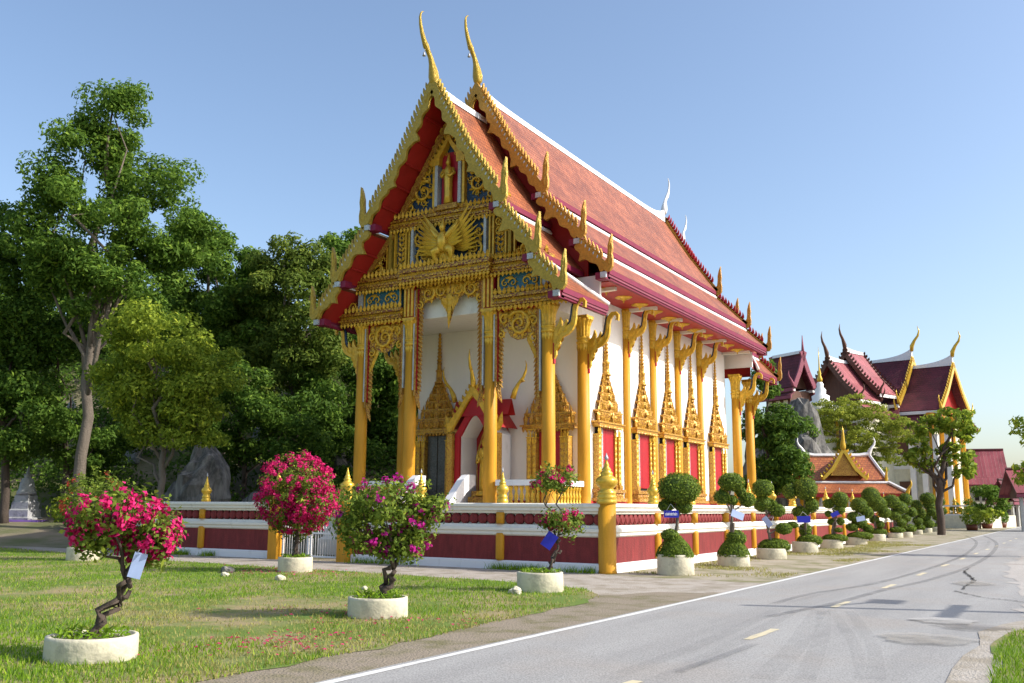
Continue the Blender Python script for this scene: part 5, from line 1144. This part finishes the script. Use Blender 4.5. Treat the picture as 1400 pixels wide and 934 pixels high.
# bougainvillea in low planters on the lawn
BL = {'pk': leafmat('crimson_bracts', (.50, .008, .10), (.80, .05, .27), .35), 'mg': leafmat('magenta_bracts', (.40, .010, .20), (.72, .05, .42), .35), 'or': leafmat('faded_orange_bracts', (.45, .05, .05), (.6, .16, .06), .3)}
LM['bg'] = leafmat('bougainvillea_leaves', (.09, .15, .018), (.30, .38, .06), .38)
def bougainvillea(base, r, h, lobes, mk, nb, lab, plab, lean, dens=1., stems=2, tw=.055):
    planter(base[0], base[1], r, h, plab, None)
    t = thing('bougainvillea', lab, 'shrub', (base[0], base[1], h-.03)); b = MB(); Vs = []; Fs = []; cen = []
    pos = [np.array([lat*RTX-dp*RTY, lat*RTY+dp*RTX, z-h]) for lat, dp, z, rx, rz in lobes]
    m = np.mean(pos, 0); foot = np.array([lean*RTX, lean*RTY, 0]); fork = foot + (m-foot)*np.array([.95, .95, .55]); fork[2] = min(p[2] for p in pos)*.62
    for k in range(stems):
        limb(b, foot+RNG.normal(0, .03, 3)*[1, 1, 0], fork+RNG.normal(0, .05, 3), tw*(1-.25*k), tw*.6, .09, 8)
    for p, l in zip(pos, lobes):
        pts = limb(b, fork, p, tw*.55, tw*.18, .08, 6)
        for k in range(int(10*l[3])+4):
            d = sph(1)[0]; d[2] = abs(d[2])*.8+.05; e = p+d*np.array([l[3], l[3], l[4]])*(RNG.uniform(.7, 1.2) if k % 5 else RNG.uniform(1.2, 1.55)); q_ = limb(b, pts[3+k % 3], e, tw*.14, .004, .06, 4); cen += [np.array(e), np.array(q_[3])]
    for p, l in zip(pos, lobes):
        rv = np.array([l[3], l[3], l[4]]); k = int(34*l[3]*l[4]*dens/.25)+8
        for q in range(k):
            d = sph(1)[0]; c = p+d*rv*RNG.uniform(.35, 1.08)**.7; n = int(RNG.uniform(14, 30)); dd = sph(n)
            Vs.append(leaves(c+dd*RNG.uniform(.03, .15, (n, 1)), dd*.5+d, .075, .045))
    for e in cen:
        n = 12; Vs.append(leaves(e+RNG.normal(0, .05, (n, 3)), sph(n), .07, .042))
    for q in range(nb):
        k = RNG.integers(len(pos)); l = lobes[k]; d = sph(1)[0]; d[2] = d[2]*.8+.15
        view = np.array([CAM.x-base[0], CAM.y-base[1], .5]); view /= np.linalg.norm(view)
        c = pos[k]+d*np.array([l[3], l[3], l[4]])*RNG.uniform(.88, 1.12); n = int(RNG.uniform(8, 26)); dd = sph(n)
        Fs.append(leaves(c+dd*RNG.uniform(.01, .085, (n, 1)), dd+d*.5, .058, .05))
    obj('trunk', b, 'barkd', t); leaf_obj('foliage', Vs, LM['bg'], t); leaf_obj('blossoms', Fs, BL[mk], t, kind='stuff')
    n = 260; a = RNG.uniform(0, 2*pi, n); rr = r*.86*np.sqrt(RNG.uniform(0, 1, n)); leaf_obj('weeds', [leaves(np.c_[rr*np.cos(a), rr*np.sin(a), RNG.uniform(0, .10, n)], sph(n), .09, .03)], M['blade'], t, kind='stuff')
B1 = [(-.01, -.25, 1.58, .42, .28), (.29, .08, 1.40, .33, .30), (-.19, -.17, 1.36, .28, .24), (.18, .17, 1.20, .30, .18), (.44, -.08, 1.24, .18, .18)]
B3 = [(-.02, -.25, 1.72, .62, .36), (.37, .08, 1.46, .42, .42), (-.39, -.17, 1.36, .36, .42), (.06, .17, 1.12, .56, .27), (.70, -.08, 1.62, .30, .20), (.22, .25, .98, .42, .16)]
B2 = [(.1, -.15, 2.14, .30, .20), (.44, .08, 2.20, .30, .24), (.38, -.12, 1.38, .27, .22), (.64, .12, 1.30, .18, .26), (.17, -.08, 1.31, .16, .12)]
B4 = [(-.1, -.25, 2.20, .84, .72), (-.45, .08, 1.66, .66, .60), (.30, -.17, 1.68, .66, .62), (-.10, .17, 1.22, .66, .38)]
B5 = [(.01, -.25, 2.0, .80, .64), (-.40, .08, 1.55, .58, .60), (.38, -.17, 1.40, .60, .55)]
B1 = [(a+.205, d_, z_-.03, rx_*.9, rz_*.92) for a, d_, z_, rx_, rz_ in B1]; B3 = [(a+.065, d_, z_, rx_*.92, rz_*.95) for a, d_, z_, rx_, rz_ in B3]; B4 = [(a+.10, *r_) for a, *r_ in B4]; B5 = [(a+.20, *r_) for a, *r_ in B5]
bougainvillea((1.154, -15.245), .46, .25, B1, 'pk', 150, 'leaning bougainvillea with pink blossom and a twisted trunk, pale tag hanging', 'low concrete planter holding the leaning twisted bougainvillea', .02, 1.7, 3, .042)
bougainvillea((1.164, -10.513), .44, .29, B3, 'mg', 75, 'broad leafy bougainvillea with scattered magenta blossom', 'low concrete planter under the broad leafy bougainvillea', 0, 2.1, 2, .055)
bougainvillea((1.02, -5.37), .45, .37, B2, 'pk', 44, 'slim two tiered bougainvillea hung with a blue tag', 'concrete planter under the slim two tiered bougainvillea', .1, 1.6, 2, .04)
bougainvillea((-6.616, -4.04), .42, .36, B4, 'pk', 760, 'round bougainvillea covered in crimson blossom before the gate', 'concrete planter of the round crimson bougainvillea', 0, 1.3, 4, .06)
bougainvillea((-14.81, -4.10), .45, .38, B5, 'or', 60, 'mostly green bougainvillea with few orange blossoms by the path', 'small concrete planter of the mostly green bougainvillea', 0, 1.0, 3, .05)
# fallen petals and stones on the grass
n = 110; P = np.r_[np.c_[RNG.normal(2.0, .45, n), RNG.normal(-13.4, .5, n)], np.c_[RNG.normal(1.2, 1., 90), RNG.normal(-10.8, .6, 90)], np.c_[RNG.normal(-6.5, 1.1, 160), RNG.normal(-4.4, .6, 160)]]
P = P[P[:, 0] < 3.0]; k = len(P)
leaf_obj('fallen_petals', [leaves(np.c_[P, np.full(k, .05)], np.tile([0, 0, 1.], (k, 1)), .06, .05, 1., .3)], BL['pk'], None, kind='stuff'); tag(bpy.data.objects['fallen_petals'], 'fallen pink petals scattered on the lawn', 'petals')
def rock(name, lab, c, r, m, seed, cat='rock'):
    rr = random.Random(seed); b = MB(); nu, nv = 30, 18; ph = [rr.uniform(0, 6.28) for _ in range(9)]; vs = []
    for j in range(nv+1):
        th = pi*j/nv
        for i in range(nu):
            a = 2*pi*i/nu; x, y, z = sin(th)*cos(a), sin(th)*sin(a), -cos(th)
            f = 1+.14*sin(3*x+ph[0]+2*y)+.11*sin(5*y+ph[1]+2*z)+.08*sin(8*x+5*z+ph[2])+.05*sin(13*y-7*x+ph[3])+.04*sin(19*z+9*x+ph[4])+rr.uniform(-.03, .03)
            vs.append((x*r[0]*f, y*r[1]*f, z*r[2]*f))
    b.add(vs, [(j*nu+i, j*nu+(i+1) % nu, (j+1)*nu+(i+1) % nu, (j+1)*nu+i) for j in range(nv) for i in range(nu)]); return obj(name, b, m, None, lab, cat, loc=c)
rock('boulder', 'big fissured grey boulder behind the wall left of the gate', (-21.4, 5.8, 1.5), (1.35, 1.3, 2.2), 'stone', 1)
rock('rock_outcrop', 'dark grey limestone outcrop behind the temple beside the maroon gable', (-9.0, 50.5, 3.6), (3.0, 3.0, 5.2), 'stone', 2)
rock('boulder', 'small grey boulder near the violet based stupa', (-29.4, 6.6, 1.2), (.8, .7, .7), 'stone', 3)
rock('boulder', 'low rock in the shade right of the big boulder', (-22.9, 10.4, 1.2), (.9, .8, .8), 'stone', 4)
rock('boulder', 'tall dark rock in the wood beside the porch column', (-23.4, 17.4, 2.6), (.9, .9, 2.0), 'stone', 5)
for i, (x, y, r) in enumerate(((-7.6, -5.3, .16), (-6.7, -6.2, .10), (-4.9, -6.3, .12), (-1.9, -7.1, .07), (.95, -6.2, .13), (-13.2, -3.6, .12))):
    rock('stone', ('dark stone lying on the grass near the crimson bougainvillea', 'pale flat stone on the mid lawn', 'white stone on the lawn left of the leafy bougainvillea', 'small pebble on the lawn', 'white stone leaning on the slim bougainvillea planter', 'grey stone by the path edge')[i], (x, y, r*.35+.01), (r, r*.8, r*.6), 'stone' if i == 0 else 'pot', 10+i, 'stone')
# small stupas on the wooded slope
for i, (x, y, z, h, wd, k) in enumerate(STUPAS):
    z = gz(x, y)-.1; r = wd/2
    t = thing('stupa', ('white weathered stupa on a violet base', 'small grey stupa in the undergrowth behind the white one', 'bluish bell stupa beneath the tallest tree', 'grey stupa high on the slope left of the tall trunk', 'pale stupa on the slope above the boulder', 'slender spired stupa above the crimson bougainvillea', 'small bell stupa right of the slender spired one')[i], 'stupa', (x, y, z))
    H_ = h+.1
    obj('base', MB().lathe([(r*1.15, 0), (r*1.15, H_*.08), (r*1.0, H_*.10), (r*.98, H_*.2), (r*.86, H_*.22), (r*.84, H_*.32), (r*.72, H_*.34), (r*.70, H_*.42), (r*.56, H_*.44)], 4, ph=pi/4+.4, smooth=False), 'stupa' if k == 'a' else 'stupad', t)
    obj('bell', MB().lathe([(r*.62, H_*.44), (r*.60, H_*.48), (r*.5, H_*.52), (r*.46, H_*.60), (r*.36, H_*.68), (r*.2, H_*.70), (r*.24, H_*.72), (r*.24, H_*.75), (r*.12, H_*.76), (r*.13, H_*.79), (r*.08, H_*.80), (r*.09, H_*.84), (r*.05, H_*.86), (r*.055, H_*.9), (r*.02, H_*.93), (.004, H_)], 14), 'stupa' if k == 'a' else 'stupad', t)
    if k == 'a': obj('violet_step', MB().box(-1.5, 1.3, -1.2, 1.2, -.3, .16), 'violet', t, rotz=.5)
# ------------------------------------------------------------------ buildings beyond the temple
def uvslope(a, b, c, d, m, parent, name='roof_slope', th=.12):
    """a tiled slab on four corners: a-b along the ridge, d-c along the eave"""
    A, B, C_, D = map(Vector, (a, b, c, d)); n = (B-A).cross(D-A).normalized()
    if n.z < 0: n = -n
    bb = MB(); bb.add([A, B, C_, D, A-n*th, B-n*th, C_-n*th, D-n*th], [(0, 1, 2, 3), (7, 6, 5, 4), (0, 4, 5, 1), (1, 5, 6, 2), (2, 6, 7, 3), (3, 7, 4, 0)])
    ax = (C_-D).normalized(); dn = (D-A); dn = (dn-ax*dn.dot(ax)).normalized(); bb.uv = [((p-A).dot(ax), -(p-A).dot(dn)) for p in (A, B, C_, D)]*2
    return obj(name, bb, m, parent)
def strip3(name, pts, w, h, m, parent):
    b = MB(); P = [Vector(p) for p in pts]
    b.tube(P, [w]*len(P), 5, False, h/w); return obj(name, b, m, parent)
def horn(name, p, d, h, m, parent, r=.1):
    b = MB(); x, y, z = p; q = [(0, -.1), (.02, .12), (.14, .35), (.30, .55), (.36, .75), (.30, 1.0)]
    b.tube([(x+d[0]*a*h, y+d[1]*a*h, z+v*h) for a, v in q], [r*.9, r*1.1, r*.75, r*.6, r*.4, r*.06], 7); return obj(name, b, m, parent)
def gable_tier(t, x0, x1, hw, z0, z1, tm, bm, skirt=None, horns=(1, 1), face_m='redd', teeth=True, sag=.0, fr_m='trim', hm=None):
    """ridge along local x from x0 to x1, slopes to +-y"""
    for sg in (-1, 1):
        zm = z0+(z1-z0)*.42; ym = hw*.52
        uvslope((x0, 0, z1), (x1, 0, z1), (x1, sg*ym, zm), (x0, sg*ym, zm), tm, t)
        uvslope((x0, sg*ym, zm), (x1, sg*ym, zm), (x1, sg*hw, z0), (x0, sg*hw, z0), tm, t)
        obj('fascia', MB().box(x0, x1, *sorted((sg*hw, sg*(hw-.12))), z0-.38, z0-.08), fr_m, t)
        if skirt:
            dx, dy, dz = skirt; ya, za = hw-.25, z0-.40
            uvslope((x0-.0, sg*ya, za), (x1+.0, sg*ya, za), (x1+dx, sg*(ya+dy), za-dz), (x0-dx, sg*(ya+dy), za-dz), tm, t, 'skirt_roof')
            obj('flashing', MB().box(x0, x1, *sorted((sg*(ya-.08), sg*(ya+.14))), za+.02, za+.22), 'trim', t)
            obj('fascia', MB().box(x0-dx, x1+dx, *sorted((sg*(ya+dy), sg*(ya+dy-.12))), za-dz-.32, za-dz-.05), 'pinkf', t)
    n = 20; vs = []                                  # white ridge, swept up to the finials
    for i in range(n+1):
        x = x0+(x1-x0)*i/n; zt = z1+.16+sag*(math.exp(-(x-x0)/1.3)*horns[0]+math.exp(-(x1-x)/1.3)*horns[1])
        vs += [(x, -.16, z1-.12), (x, -.10, zt), (x, .10, zt), (x, .16, z1-.12)]
    obj('ridge_cap', MB().add(vs, [(4*i+j_, 4*i+j_+1, 4*i+5+j_, 4*i+4+j_) for i in range(n) for j_ in range(3)]+[(0, 1, 2, 3), tuple(4*n+j_ for j_ in range(4))[::-1]]), 'trim', t)
    for e, x, hn in ((-1, x0, horns[0]), (1, x1, horns[1])):
        xx = x-e*.9
        obj('gable_panel', MB().add([(xx, -hw*.52, z0+(z1-z0)*.40), (xx, hw*.52, z0+(z1-z0)*.40), (xx, 0, z1-.3), (xx, hw*.9, z0), (xx, -hw*.9, z0)], [(0, 1, 2), (0, 4, 3, 1)]), face_m, t)
        for sg in (-1, 1):
            b = MB(); pl = [(0, z1+.12), (hw*.52, z0+(z1-z0)*.42+.12), (hw+.05, z0+.1)]
            q = lambda u, v, w, sg=sg, x=x, e=e: (x+e*w, sg*u, v)
            for k in range(2):
                (u0, v0), (u1, v1) = pl[k], pl[k+1]; l = hypot(u1-u0, v1-v0); nu, nv = -(v1-v0)/l, (u1-u0)/l
                b.prism([(u0, v0), (u1, v1), (u1-nu*.42, v1-nv*.42), (u0-nu*.42, v0-nv*.42)], -.02, .14, q)
                if teeth:
                    for j in range(int(l/.4)):
                        f = (j+.5)*.4/l; b.leaf(q, u0+(u1-u0)*f, v0+(v1-v0)*f, atan2(nv, nu)+.5, .38, .3, .0, .1)
            o = obj('bargeboard', b, bm, t)
            horn('eave_finial', (x+e*.06, sg*(hw+.02), z0+.1), (0, sg), 1.3, bm, o, .14)
        if hn: horn('roof_finial', (x, 0, z1+.1+sag), (e, 0), 2.4, hm or bm, t, .2)
# tiled open pavilion beside the wall
def sala():
    t = thing('pavilion', 'open pavilion with orange tiled roof and gold front gable', 'pavilion', (-3.6, 42.6, 0), radians(24))
    hw, hd = 2.05, 1.9
    for sg in (-1, 1):
        uvslope((-hw, 0, 5.05), (hw, 0, 5.05), (hw+.55, sg*hd, 3.45), (-hw-.55, sg*hd, 3.45), 'tileD', t)
        obj('fascia', MB().box(-hw-.5, hw+.5, *sorted((sg*hd, sg*(hd-.1))), 3.2, 3.36), 'magenta', t)
        a, z0, z1 = .30, 3.24, 2.62; ax, ay = hw+.62, hd+.06; bx_, by = hw+1.5, hd+1.05
        uvslope((-ax, sg*ay, z0), (ax, sg*ay, z0), (bx_, sg*by, z1), (-bx_, sg*by, z1), 'tileD', t, 'skirt_roof')
        uvslope((sg*ax, -ay, z0), (sg*ax, ay, z0), (sg*bx_, by, z1), (sg*bx_, -by, z1), 'tileD', t, 'skirt_roof')
        strip3('flashing', [(-ax, sg*ay, z0+.06), (ax, sg*ay, z0+.06)], .09, .09, 'trim', t)
        for e in (-1, 1):
            strip3('hip_ridge', [(e*ax, sg*ay, z0+.08), (e*bx_, sg*by, z1+.08)], .10, .10, 'trim', t)
            horn('corner_finial', (e*(bx_-.05), sg*(by-.05), z1), (e*.7, sg*.7), .85, 'gold', t, .12)
            strip3('verge', [(e*hw, 0, 5.12), (e*(hw+.28), sg*hd*.5, 4.3), (e*(hw+.55), sg*hd, 3.5)], .10, .10, 'trim', t)
            horn('eave_finial', (e*(hw+.5), sg*(hd-.02), 3.45), (0, sg*.6), .85, 'gold', t, .1)
        obj('lower_fascia', MB().box(-bx_+.05, bx_-.05, *sorted((sg*by, sg*(by-.1))), z1-.25, z1-.06), 'red', t)
        obj('lower_fascia', MB().box(*sorted((sg*bx_, sg*(bx_-.1))), -by+.11, by-.11, z1-.25, z1-.06), 'red', t)
        horn('roof_finial', (sg*hw, 0, 5.15), (sg, 0), 1.15, 'trim', t, .13)
        obj('gable_end', MB().add([(sg*(hw-.05), 0, 4.95), (sg*(hw+.2), -hd*.9, 3.4), (sg*(hw+.2), hd*.9, 3.4)], [(0, 1, 2)]), 'redd', t)
    strip3('ridge_cap', [(-hw, 0, 5.2), (-hw*.7, 0, 5.1), (hw*.7, 0, 5.1), (hw, 0, 5.2)], .14, .14, 'trim', t)
    # front gable
    y = -hd-.12; q = lambda u, v, w: (u, y-w, v)
    obj('gable_panel', MB().prism([(-.85, 3.72), (.85, 3.72), (0, 5.1)], -.05, .03, q), 'carvef', t)
    for sg in (-1, 1):
        b = MB(); q2 = lambda u, v, w, sg=sg: q(sg*u, v, w); b.prism([(0, 5.55), (.75, 4.25), (1.35, 3.62), (1.3, 3.42), (.62, 4.05), (0, 5.15)], .0, .12, q2)
        for k in range(8): b.leaf(q2, .05+.16*k, 5.4-.23*k, pi/2-.5, .26, .18, .02, .08)
        b.leaf(q2, 1.3, 3.45, 1.2, .5, .24, .02, .08); obj('bargeboard', b, 'goldb', t)
        uvslope((0, y, 5.3), (0, -.2, 5.0), (sg*1.2, -.9, 3.7), (sg*1.2, y, 3.6), 'tileD', t, 'dormer_slope')
        for k, uu in enumerate((0, 0.)): pass
    horn('gable_finial', (0, y, 5.45), (0, -.3), 1.4, 'goldb', t, .16)
    for x in (-2.7, -.95, .95, 2.7):
        for yy in (-2.25, 2.25):
            obj('column', MB().lathe([(.16, 0), (.15, .1), (.14, 2.15), (.2, 2.3), (.22, 2.4)], 12, (x, yy, 0)), 'col', t)
    obj('tie_beam', MB().box(-2.9, 2.9, -2.35, -2.15, 2.36, 2.52), 'gold', t); obj('tie_beam', MB().box(-2.9, 2.9, 2.15, 2.35, 2.36, 2.52), 'gold', t)
    obj('floor', MB().box(-3.2, 3.2, -2.7, 2.7, -.1, .5), 'cream', t)
    obj('ceiling', MB().box(-2.9, 2.9, -2.14, 2.14, 2.55, 2.6), 'redd', t)
sala()
# big hall with two-tiered maroon roof
def big_hall():
    t = thing('assembly_hall', 'large hall with maroon tiled two tiered roof and gold bargeboards', 'building', (-6.4, 84.1, 0), radians(-12))
    M['bb2'] = M['goldb']
    gable_tier(t, -7.2, 2.2, 4.6, 12.1, 17.2, 'tileC', 'goldb', (.3, 1.2, .9), (0, 1), 'redd', True, .9)
    gable_tier(t, 2.0, 6.2, 4.5, 11.3, 16.2, 'tileC', 'goldb', (.3, 1.2, .9), (0, 1), 'redd', True, .9)
    obj('wall', MB().box(-7, 5.0, -4.2, 4.2, 0, 11.0), 'sand', t)
    obj('storey_band', MB().box(-7.05, 5.1, -4.3, 4.3, 5.6, 5.95), 'trim', t); obj('canopy', MB().box(-7.2, 6.4, -5.4, -4.21, 9.2, 9.4), 'pinkf', t)
    for k, x in enumerate((-5.4, -2.8, -.2, 2.4)):
        for z, h in ((1.2, 3.2), (7.0, 1.6)):
            w = obj('window', MB().box(x-.65, x+.65, -4.34, -4.21, z, z+h), 'wood', t); obj('sill', MB().box(x-.8, x+.8, -4.5, -4.21, z-.15, z), 'trim', w)
    for x in (5.2,):
        for yy in (-4.4, -1.5, 1.5, 4.4): obj('column', MB().lathe([(.32, 0), (.28, .3), (.26, 10), (.42, 10.6), (.45, 11)], 12, (x, yy, 0)), 'col', t)
    for k in range(4): obj('pier', MB().box(3.0+k*1.15, 3.5+k*1.15, -4.75, -4.45, 0, 8.9), 'trim', t)
    o = obj('platform', MB().box(-8, 9.5, -7.2, 5, 0, 1.15), 'sand', t)
    r = obj('balustrade_rail', MB().box(1.5, 9.5, -7.15, -6.95, 1.95, 2.1), 'trim', t)
    for k in range(22): obj('baluster', BAL, None, r, loc=(1.8+k*.36, -7.05, 1.3))
    obj('balustrade_kerb', MB().box(1.5, 9.5, -7.17, -6.93, 1.152, 1.30), 'trim', r)
    for k in range(6): obj('finial', FIN, None, r, loc=(1.9+k*1.45, -7.05, 2.1))
big_hall()
# shrine hall with pinkish roof and dark carved bargeboards facing the road
def rear_hall():
    t = thing('shrine_hall', 'hall with faded pink roof and dark carved bargeboards left of the big hall', 'building', (-10.95, 75.0, 0), radians(-110))
    gable_tier(t, -3.6, 0, 3.4, 12.2, 16.4, 'tin', 'wood', (.3, 1.0, .7), (0, 1), 'wood', True, .3, 'trim', 'wood')
    gable_tier(t, -6.6, -3.3, 3.6, 13.0, 17.6, 'tin', 'wood', None, (0, 1), 'wood', True, .3, 'trim', 'wood')
    obj('wall', MB().box(-6.2, -1, -3, 3, 0, 12.0), 'sand', t)
    for k in range(3):
        w = obj('window', MB().box(-.99, -.9, -2.2+k*1.7, -1.2+k*1.7, 8, 10), 'wood', t); obj('sill', MB().box(-.99, -.8, -2.3+k*1.7, -1.1+k*1.7, 7.85, 8.0), 'trim', w)
rear_hall()
def maroon_shrine():
    t = thing('hill_shrine', 'small maroon roofed shrine with pink bargeboards on the rocks', 'building', (-11.1, 63.9, 0), radians(-32))
    gable_tier(t, -3.2, .6, 1.35, 12.3, 15.5, 'tileC', 'pinkf', (.2, .7, .35), (0, 0), 'wood', False, .2, 'pinkf')
    b = MB(); b.lathe([(.16, 15.3), (.10, 16.0), (.03, 17.0)], 6, (.65, 0, 0)); obj('gable_spike', b, 'pinkf', t)
    obj('wall', MB().box(-3, .1, -1.2, 1.2, 6.8, 12.0), 'wood', t)
    for k in range(3):
        w = obj('window', MB().box(-2.7+k*1.0, -2.2+k*1.0, -1.26, -1.21, 9.6, 11.2), 'sand', t)
    obj('terrace', MB().box(-5, 2, -2.2, 2.2, 0, 6.8), 'stone', t)
maroon_shrine()
t = thing('spire_shrine', 'white tiered shrine tower with thin gold spire between the roofs', 'tower', (-8.43, 60.2, 0), radians(20)); t.scale = (.87, .87, .87)
obj('tower_wall', MB().lathe([(1.9, 0), (1.9, 10.2), (2.1, 10.3), (2.1, 10.7), (1.7, 10.8)], 4, ph=pi/4, smooth=False), 'white', t)
obj('orange_cornice', MB().lathe([(2.15, 10.72), (2.2, 11.0), (1.6, 11.1)], 4, ph=pi/4, smooth=False), 'tileA', t)
obj('tiered_top', MB().lathe([(1.6, 11.1), (1.5, 11.5), (1.1, 11.7), (1.15, 12.1), (.8, 12.3), (.85, 12.7), (.5, 12.9), (.55, 13.3), (.3, 13.6), (.34, 13.9), (.2, 14.1)], 12), 'white', t)
obj('spire', MB().lathe([(.24, 14.1), (.27, 14.4), (.14, 14.7), (.16, 15.0), (.08, 15.3), (.05, 16.2), (.01, 17.6)], 10), 'goldb', t)
for sg in (-1, 1): obj('pilaster', MB().box(sg*1.2-.12, sg*1.2+.12, -1.48, -1.36, 6, 10.1), 'gold', t)
def simple_house(name, lab, loc, rz, L_, hw, z0, z1, rm, wm, posts=False):
    t = thing(name, lab, 'house', loc, rz)
    for sg in (-1, 1): 
        uvslope((-L_, 0, z1), (L_, 0, z1), (L_, sg*hw, z0), (-L_, sg*hw, z0), rm, t); obj('fascia', MB().box(-L_, L_, *sorted((sg*hw, sg*(hw-.1))), z0-.35, z0-.1), 'pinkf', t)
    strip3('ridge_cap', [(-L_, 0, z1+.05), (L_, 0, z1+.05)], .12, .12, rm, t)
    zf = 0 if not posts else 2.6
    obj('wall', MB().box(-L_+.6, L_-.6, -hw+.9, hw-.9, zf, z0+.1), wm, t)
    for sg in (-1, 1): obj('gable_wall', MB().add([(sg*(L_-.65), -hw+.8, z0), (sg*(L_-.65), hw-.8, z0), (sg*(L_-.65), 0, z1-.3)], [(0, 1, 2)]), wm, t)
    for k in range(3):
        x = -L_*.55+k*L_*.55; w = obj('window', MB().box(x-.5, x+.5, -hw+.82, -hw+.89, z0-1.7, z0-.6), 'dark', t); obj('frame', MB().box(x-.6, x+.6, -hw+.84, -hw+.885, z0-.6, z0-.5), 'trim', w)
    for x in (-L_+.4, 0, L_-.4): obj('post', MB().box(x-.12, x+.12, -hw+.3, -hw+.54, 0, z0-.05), 'concrete', t)
    return t
simple_house('house', 'far house with steep faded red sheet roof on grey walls', (-.3, 97, 0), radians(12), 3.0, 3.2, 4.4, 8.3, 'tin', 'concrete', True)
simple_house('house', 'maroon roofed open shelter at the bend of the road', (7.6, 66, 0), radians(18), 3.0, 2.6, 3.0, 4.9, 'tin', 'wood', True)
simple_house('house', 'small dark red gabled hut between the far house and shelter', (2.9, 92, 0), radians(70), 1.6, 1.5, 2.6, 4.8, 'tileC', 'wood')
# utility pole beyond the verge; its shadow crosses the road
t = thing('utility_pole', 'concrete utility pole with crossarm standing right of the road', 'pole', (15.1, -2.45, 0))
obj('shaft', MB().lathe([(.16, 0), (.10, 7.9)], 8), 'concrete', t)
obj('crossarm', MB().box(-.06, .06, -1.1, 1.1, 5.4, 5.55), 'concrete', t)
b = MB().tube([(-.2, 0, 6.9), (.0, 1.3, 6.5)], .05, 6); b.box(-.2, .2, 1.0, 1.8, 6.35, 6.5); obj('street_light_arm', b, 'grey', t)
# tags and boards hung in the plants
def board(lab, x, y, z, w, h, rz, ry, m, text=False):
    t = thing('sign_board', lab, 'sign', (x, y, z), rz); t.rotation_euler = (0, ry, rz)
    obj('panel', MB().box(-w/2, w/2, -.008, .008, -h/2, h/2), m, t)
    obj('cord', MB().tube([(-w*.3, 0, h/2), (0, .05, h/2+.16), (w*.3, 0, h/2)], .006, 4), 'ink', t)
    if text:
        r = random.Random(4); b = MB(); u = -w*.40
        for k in range(11):                       # small rounded script letters
            lw = w*.052; zc = -h*.04; pts = [(u, -.010, zc-h*.16), (u, -.010, zc+h*.10), (u+lw*.6, -.010, zc+h*.16), (u+lw, -.010, zc+h*.06), (u+lw, -.010, zc-h*.16)]
            if k % 3 == 1: pts = pts[::-1][:4]
            b.tube(pts, h*.028, 4, False)
            if k % 2: b.tube([(u+lw*.2, -.010, zc+h*.27), (u+lw*.9, -.010, zc+h*.30)], h*.024, 4, False)
            u += w*.073
        obj('lettering', b, 'ink', t, kind='stuff')
rz0 = radians(31)
board('dark blue name board with white script on the mushroom topiary', 1.54, .22, 1.47, .36, .17, rz0, 0, 'bluesign', True)
board('pale blue tag on the four balled topiary', 1.74, 4.75, 1.44, .40, .20, rz0+.3, .35, 'paleblue')
board('faded blue tag on the three padded topiary', 1.25, 9.35, 1.2, .36, .18, rz0-.5, .9, 'paleblue')
board('plain blue board on the egg topped topiary', 1.15, 14.45, 1.24, .50, .24, rz0, -.03, 'bluesign')
board('small blue tag on the small many balled topiary', 1.22, 19.3, 1.42, .34, .18, rz0, -.4, 'bluesign')
board('pale blue tag on the low bushy topiary', 1.18, 24.7, 1.2, .40, .22, rz0, -.2, 'paleblue')
board('tilted blue tag hanging from the slim two tiered bougainvillea', 1.32, -5.55, .98, .22, .30, rz0, .6, 'bluesign')
board('pale blue tag hanging from the leaning bougainvillea', 1.72, -15.2, .98, .13, .26, rz0+.2, .25, 'paleblue')
# potted plants and odds and ends by the far platform
for i, (x, y, r, m) in enumerate(((1.9, 66, .9, 'op'), (2.2, 76, .8, 'lt'), (2.9, 83, .7, 'md'))):
    t = thing('potted_bush', ('round green bush in a clay pot beyond the topiary row', 'yellow green bush beyond the round bush in the clay pot', 'small dark bush by the bend of the road')[i], 'shrub', (x, y, 0))
    obj('pot', MB().lathe([(.4, 0), (.5, .5), (.46, .5)], 14), 'tileA', t); n = 900; d = sph(n)
    leaf_obj('foliage', [leaves(np.array([0, 0, .45+r*.8])+d*r*RNG.uniform(.4, 1, (n, 1))**.5, d, .2, .11)], LM[m], t)
